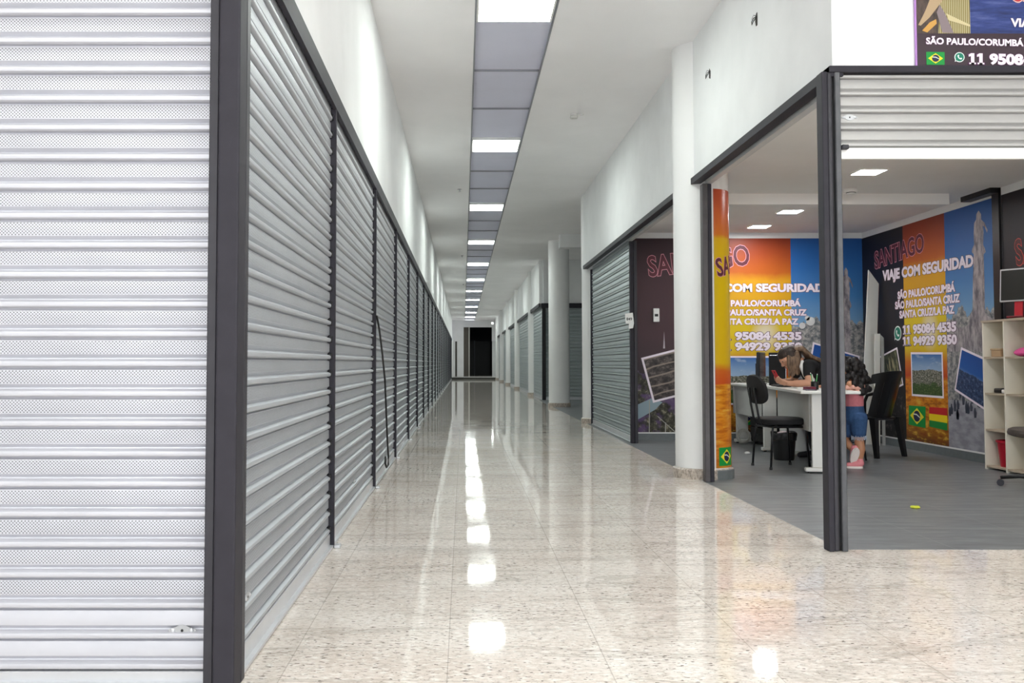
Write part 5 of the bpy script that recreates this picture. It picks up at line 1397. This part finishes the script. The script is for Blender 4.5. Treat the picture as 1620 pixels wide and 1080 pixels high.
hair = [[(hc - f * 0.022 + u * 0.020, 0.088), (hc + f * 0.022 + u * 0.034, 0.078)], [(hc - f * 0.04 - u * 0.02, 0.080)], [(hc + sd * 0.030 - f * 0.006 + u * 0.01, 0.074)], [(hc - sd * 0.030 - f * 0.006 + u * 0.01, 0.074)]]
hr = blob('hair', hair, HAIR_TOP, t, 0.0055, 3)
locks = []
for k in range(7):
    a = k / 6.0
    p0 = hc + sd * (0.074 + 0.012 * a) + f * (0.035 - 0.09 * a) + u * (0.02 - 0.02 * a)
    locks.append([(p0, 0.020), (p0 + V((0.00 + 0.012 * a, -0.010, -0.07)), 0.019), (p0 + V((0.005 + 0.012 * a, -0.002 + 0.006 * sin(k), -0.14)), 0.015), (p0 + V((0.005 + 0.010 * a, 0.006, -0.20 + 0.02 * sin(2 * k))), 0.010)])
for k in range(5):
    p0 = hc - f * (0.070 + 0.008 * k) + sd * (0.05 - 0.025 * k) + u * 0.03
    locks.append([(p0, 0.026), (p0 + V((0.07, -0.01, 0.012)), 0.026), (V((3.49, 9.11 + 0.035 * k, 1.028)), 0.022), (V((3.60, 9.10 + 0.03 * k, 0.985)), 0.019), (V((3.68, 9.10 + 0.026 * k, 0.915)), 0.010)])
blob('hair_strands', locks, HAIR_LIGHT, hr, 0.0055, 2)
for q in (-1, 1):
    MB().sphere(hc + f * 0.0985 + sd * 0.030 * q + u * 0.006, 0.0085, 10, 8, (1, 1, 0.7)).build('eye', mat('#1b1210', 0.3, 0, 0, 20), t, True)
blob('mouth', [[(hc + f * 0.101 - u * 0.067 + sd * 0.014, 0.0042), (hc + f * 0.106 - u * 0.066, 0.0055), (hc + f * 0.101 - u * 0.067 - sd * 0.014, 0.0042)]], mat('#9c4a45', 0.5, 0, 0.05, 40), t, 0.002, 1)
ph = V((3.135, 9.128, 0.835))
mt = Matrix.Translation(ph) @ Rz(radians(8)) @ Matrix.Rotation(radians(-28), 4, 'Y')
o = MB().rbox(-0.0045, 0.0045, -0.036, 0.036, -0.07, 0.07, 0.004, 2, mt).build('phone', mat('#c01f2d', 0.35, 0, 0.03, 20), None)
tag(o, 'red cased phone held up in both hands by the woman at the desk', 'phone')
MB().rbox(0.0046, 0.0058, -0.032, 0.032, -0.064, 0.064, 0.0005, 1, mt).build('screen', mat('#11141a', 0.15, 0, 0, 20), o)
MB().rbox(-0.0062, -0.0046, -0.026, -0.008, 0.042, 0.062, 0.0006, 1, mt).build('camera_bump', M['black'], o)

# ---- girl standing at the desk
t = thing('person', (3.64, 8.50, 0), 'small girl with curly black hair, pink top and denim shorts standing at the desk', 'person')
hc = V((3.600, 8.55, 0.925)); f = V((-0.70, 0.60, -0.38)).normalized(); sd = V((0.65, 0.76, 0)).normalized(); sd = (sd - f * sd.dot(f)).normalized(); u = sd.cross(f).normalized()
if u.z < 0: u = -u
fw = V((-0.76, 0.65, 0)); lt = V((0.65, 0.76, 0))      # facing and sideways directions
c0 = V((3.632, 8.50, 0))
sh = c0 + V((0, 0, 0.785)); s1, s2 = sh + lt * 0.105 - V((0, 0, 0.01)), sh - lt * 0.105 - V((0, 0, 0.01))
e1, e2 = s1 + fw * 0.13 + V((0.0, 0, -0.012)) , s2 + fw * 0.10 - lt * 0.02 + V((0, 0, -0.02))
h1, h2 = V((3.475, 8.74, 0.752)), V((3.43, 8.565, 0.752))
e2 = V((3.55, 8.47, 0.762)); e1 = V((3.60, 8.72, 0.77))
head = [[(hc, 0.074), (hc + f * 0.022, 0.072)], [(hc - f * 0.02 + u * 0.01, 0.075)], [(hc + f * 0.030 - u * 0.030, 0.058), (hc + f * 0.040 - u * 0.070, 0.036)],
        [(hc + f * 0.085 - u * 0.02, 0.010), (hc + f * 0.095 - u * 0.032, 0.010)], [(hc + sd * 0.073, 0.014)], [(hc - sd * 0.073, 0.014)]]
k1 = [c0 + lt * 0.055 + V((0, 0, 0.44)), c0 + lt * 0.06 + V((0, 0, 0.24)) + fw * 0.02, c0 + lt * 0.06 + V((0, 0, 0.055))]
near = [V((3.656, 8.455, 0.44)), V((3.664, 8.465, 0.25)), V((3.660, 8.455, 0.060))]
far = [V((3.615, 8.53, 0.44)), V((3.575, 8.60, 0.25)), V((3.606, 8.455, 0.165))]
body = head + [[(hc - u * 0.06 - f * 0.02, 0.036), (sh + V((0, 0, 0.01)), 0.040)],
               [(sh + V((0, 0, -0.035)), 0.066), (c0 + V((0, 0, 0.66)), 0.080), (c0 + V((0, 0, 0.56)), 0.078), (c0 + V((0.005, 0, 0.47)), 0.086)],
               [(sh - V((0, 0, 0.02)), 0.05), (s1, 0.034), (e1, 0.028), (h1, 0.020)], [(sh - V((0, 0, 0.02)), 0.05), (s2, 0.034), (e2, 0.028), (h2, 0.020)],
               [(near[0], 0.068), (near[1], 0.044), (near[1] * 0.6 + near[2] * 0.4 + V((0.008, -0.008, 0)), 0.042), (near[2], 0.026)],
               [(far[0], 0.068), (far[1], 0.044), (far[1] * 0.55 + far[2] * 0.45, 0.038), (far[2], 0.026)]]
body += hand(h1, V((-0.8, 0.2, 0.0)), V((0, 0, -1)), 0.3, -1, 0.62) + hand(h2, V((-0.9, 0.3, 0.0)), V((0, 0, -1)), 0.3, 1, 0.62)
blob('body', body, SKINC, t, 0.0045, 3)
PINKTOP = mat('#d5808a', 0.85, 0, 0.1, 60)
top = blob('top', [[(c0 + V((0, 0, 0.725)), 0.082), (c0 + V((0, 0, 0.64)), 0.092), (c0 + V((0, 0, 0.575)), 0.090)]], PINKTOP, t, 0.006, 2)
mb = MB()
for lvl, (z, r, am, dz) in enumerate(((0.775, 0.118, 0.016, 0.05), (0.735, 0.122, 0.012, 0.04))):
    n = 72; rings = []
    for q, (dr, zz) in enumerate(((-0.035, 0.0), (0.0, -0.012), (0.012, -dz), (0.006, -dz), (-0.006, -0.014), (-0.037, -0.004))):
        ring = []
        for i in range(n):
            a = 2 * pi * i / n; w_ = am * sin(11 * a + lvl) * (1 if 0 < q < 5 else 0.2)
            rr = r + dr + w_ * (1 if q in (2, 3) else 0.4)
            p = c0 + lt * (rr * 1.12 * cos(a)) + fw * (rr * 0.82 * sin(a)); ring.append((p.x, p.y, z + zz + 0.3 * w_))
        rings.append(ring)
    rings.append(rings[0])
    mb = MB().ring_surface(rings, False)
    mb.build('ruffle', mat('#e8b3a2', 0.85, 0, 0.08, 60), top, True)
shorts = blob('shorts', [[(c0 + V((0, 0, 0.565)), 0.090), (c0 + V((0.006, 0, 0.47)), 0.100)], [(near[0] + V((0, 0, 0.02)), 0.082), (near[0] * 0.45 + near[1] * 0.55, 0.068)], [(far[0] + V((0, 0, 0.02)), 0.082), (far[0] * 0.45 + far[1] * 0.55, 0.068)]], DENIM, t, 0.006, 2)
random.seed(21)
mb = MB(); hp = near[0] * 0.42 + near[1] * 0.58
for i in range(34):
    a = 2 * pi * i / 34
    p = hp + V((0.064 * cos(a), 0.064 * sin(a), -0.055 + random.uniform(-0.006, 0.006)))
    mb.tube([p + V((0, 0, 0.02)), p, p + V((random.uniform(-0.008, 0.008), random.uniform(-0.008, 0.008), -0.016))], 0.0022, 5)
fr = mb.build('frayed_hem', mat('#b9c6d8', 0.9, 0, 0.1, 60), shorts); fr['kind'] = 'stuff'
SHOEPINK = mat('#e08a93', 0.6, 0, 0.06, 40)
def shoe(a, toe, up):
    """a = heel centre at the sole, toe = toe point, up = direction of the ankle"""
    a, toe, up = V(a), V(toe), V(up).normalized(); d = (toe - a)
    o = blob('shoe', [[(a + up * 0.046 + d * 0.05, 0.034), (a + d * 0.45 + up * 0.036, 0.032), (a + d * 0.85 + up * 0.026, 0.025)], [(a + up * 0.045 + d * 0.05, 0.033), (a + up * 0.075 + d * 0.08, 0.030)]], SHOEPINK, t, 0.005, 2)
    side = d.normalized().cross(up).normalized(); mb = MB(); rings = []
    for h_ in (0.0, 0.018):
        rings.append([a + d * (0.46 + 0.60 * cos(q)) + side * (0.037 * sin(q) * (1 - 0.12 * cos(q))) + up * h_ for q in [2 * pi * i / 24 for i in range(24)]])
    mb.ring_surface(rings).build('sole', mat('#f0e6e2', 0.6, 0, 0.04, 40), o, AUTO)
    return o
shoe(near[2] + V((0.012, -0.006, -0.060)), near[2] + V((-0.115, 0.02, -0.060)), (0, 0, 1))
shoe(far[2] + V((0.008, -0.055, 0.005)), far[2] + V((-0.012, -0.005, -0.122)), (0.02, 0.95, 0.32))
curl = [[(hc + u * 0.018 - f * 0.02, 0.088)]]
for k in range(85):
    a = random.uniform(0, 2 * pi); z = random.uniform(-0.225, 0.10)
    r = 0.075 + 0.045 * (1 - max(0, z) / 0.12) * random.uniform(0.6, 1.0)
    if z > 0.02: r *= 0.85
    p = hc + V((0.02, -0.03, 0)) * (1 if z > -0.1 else 1.8) + V((r * cos(a), r * sin(a) * 0.8, z)) + V((0.02, -0.02, 0)) * max(0, -z / 0.25)
    if (p - hc).dot(f) > 0.03 and z < 0.05: continue
    curl.append([(p, random.uniform(0.026, 0.038))])
curl.append([(hc - f * 0.05, 0.08), (hc - f * 0.07 + V((0.02, -0.01, -0.13)), 0.07), (hc - f * 0.05 + V((0.03, -0.02, -0.24)), 0.05)])
blob('hair', curl, HAIR_BLACK, t, 0.006, 3)
for q in (-1, 1):
    MB().sphere(hc + f * 0.088 + sd * 0.028 * q + u * 0.002, 0.0085, 10, 8).build('eye', mat('#1b1210', 0.3, 0, 0, 20), t, True)
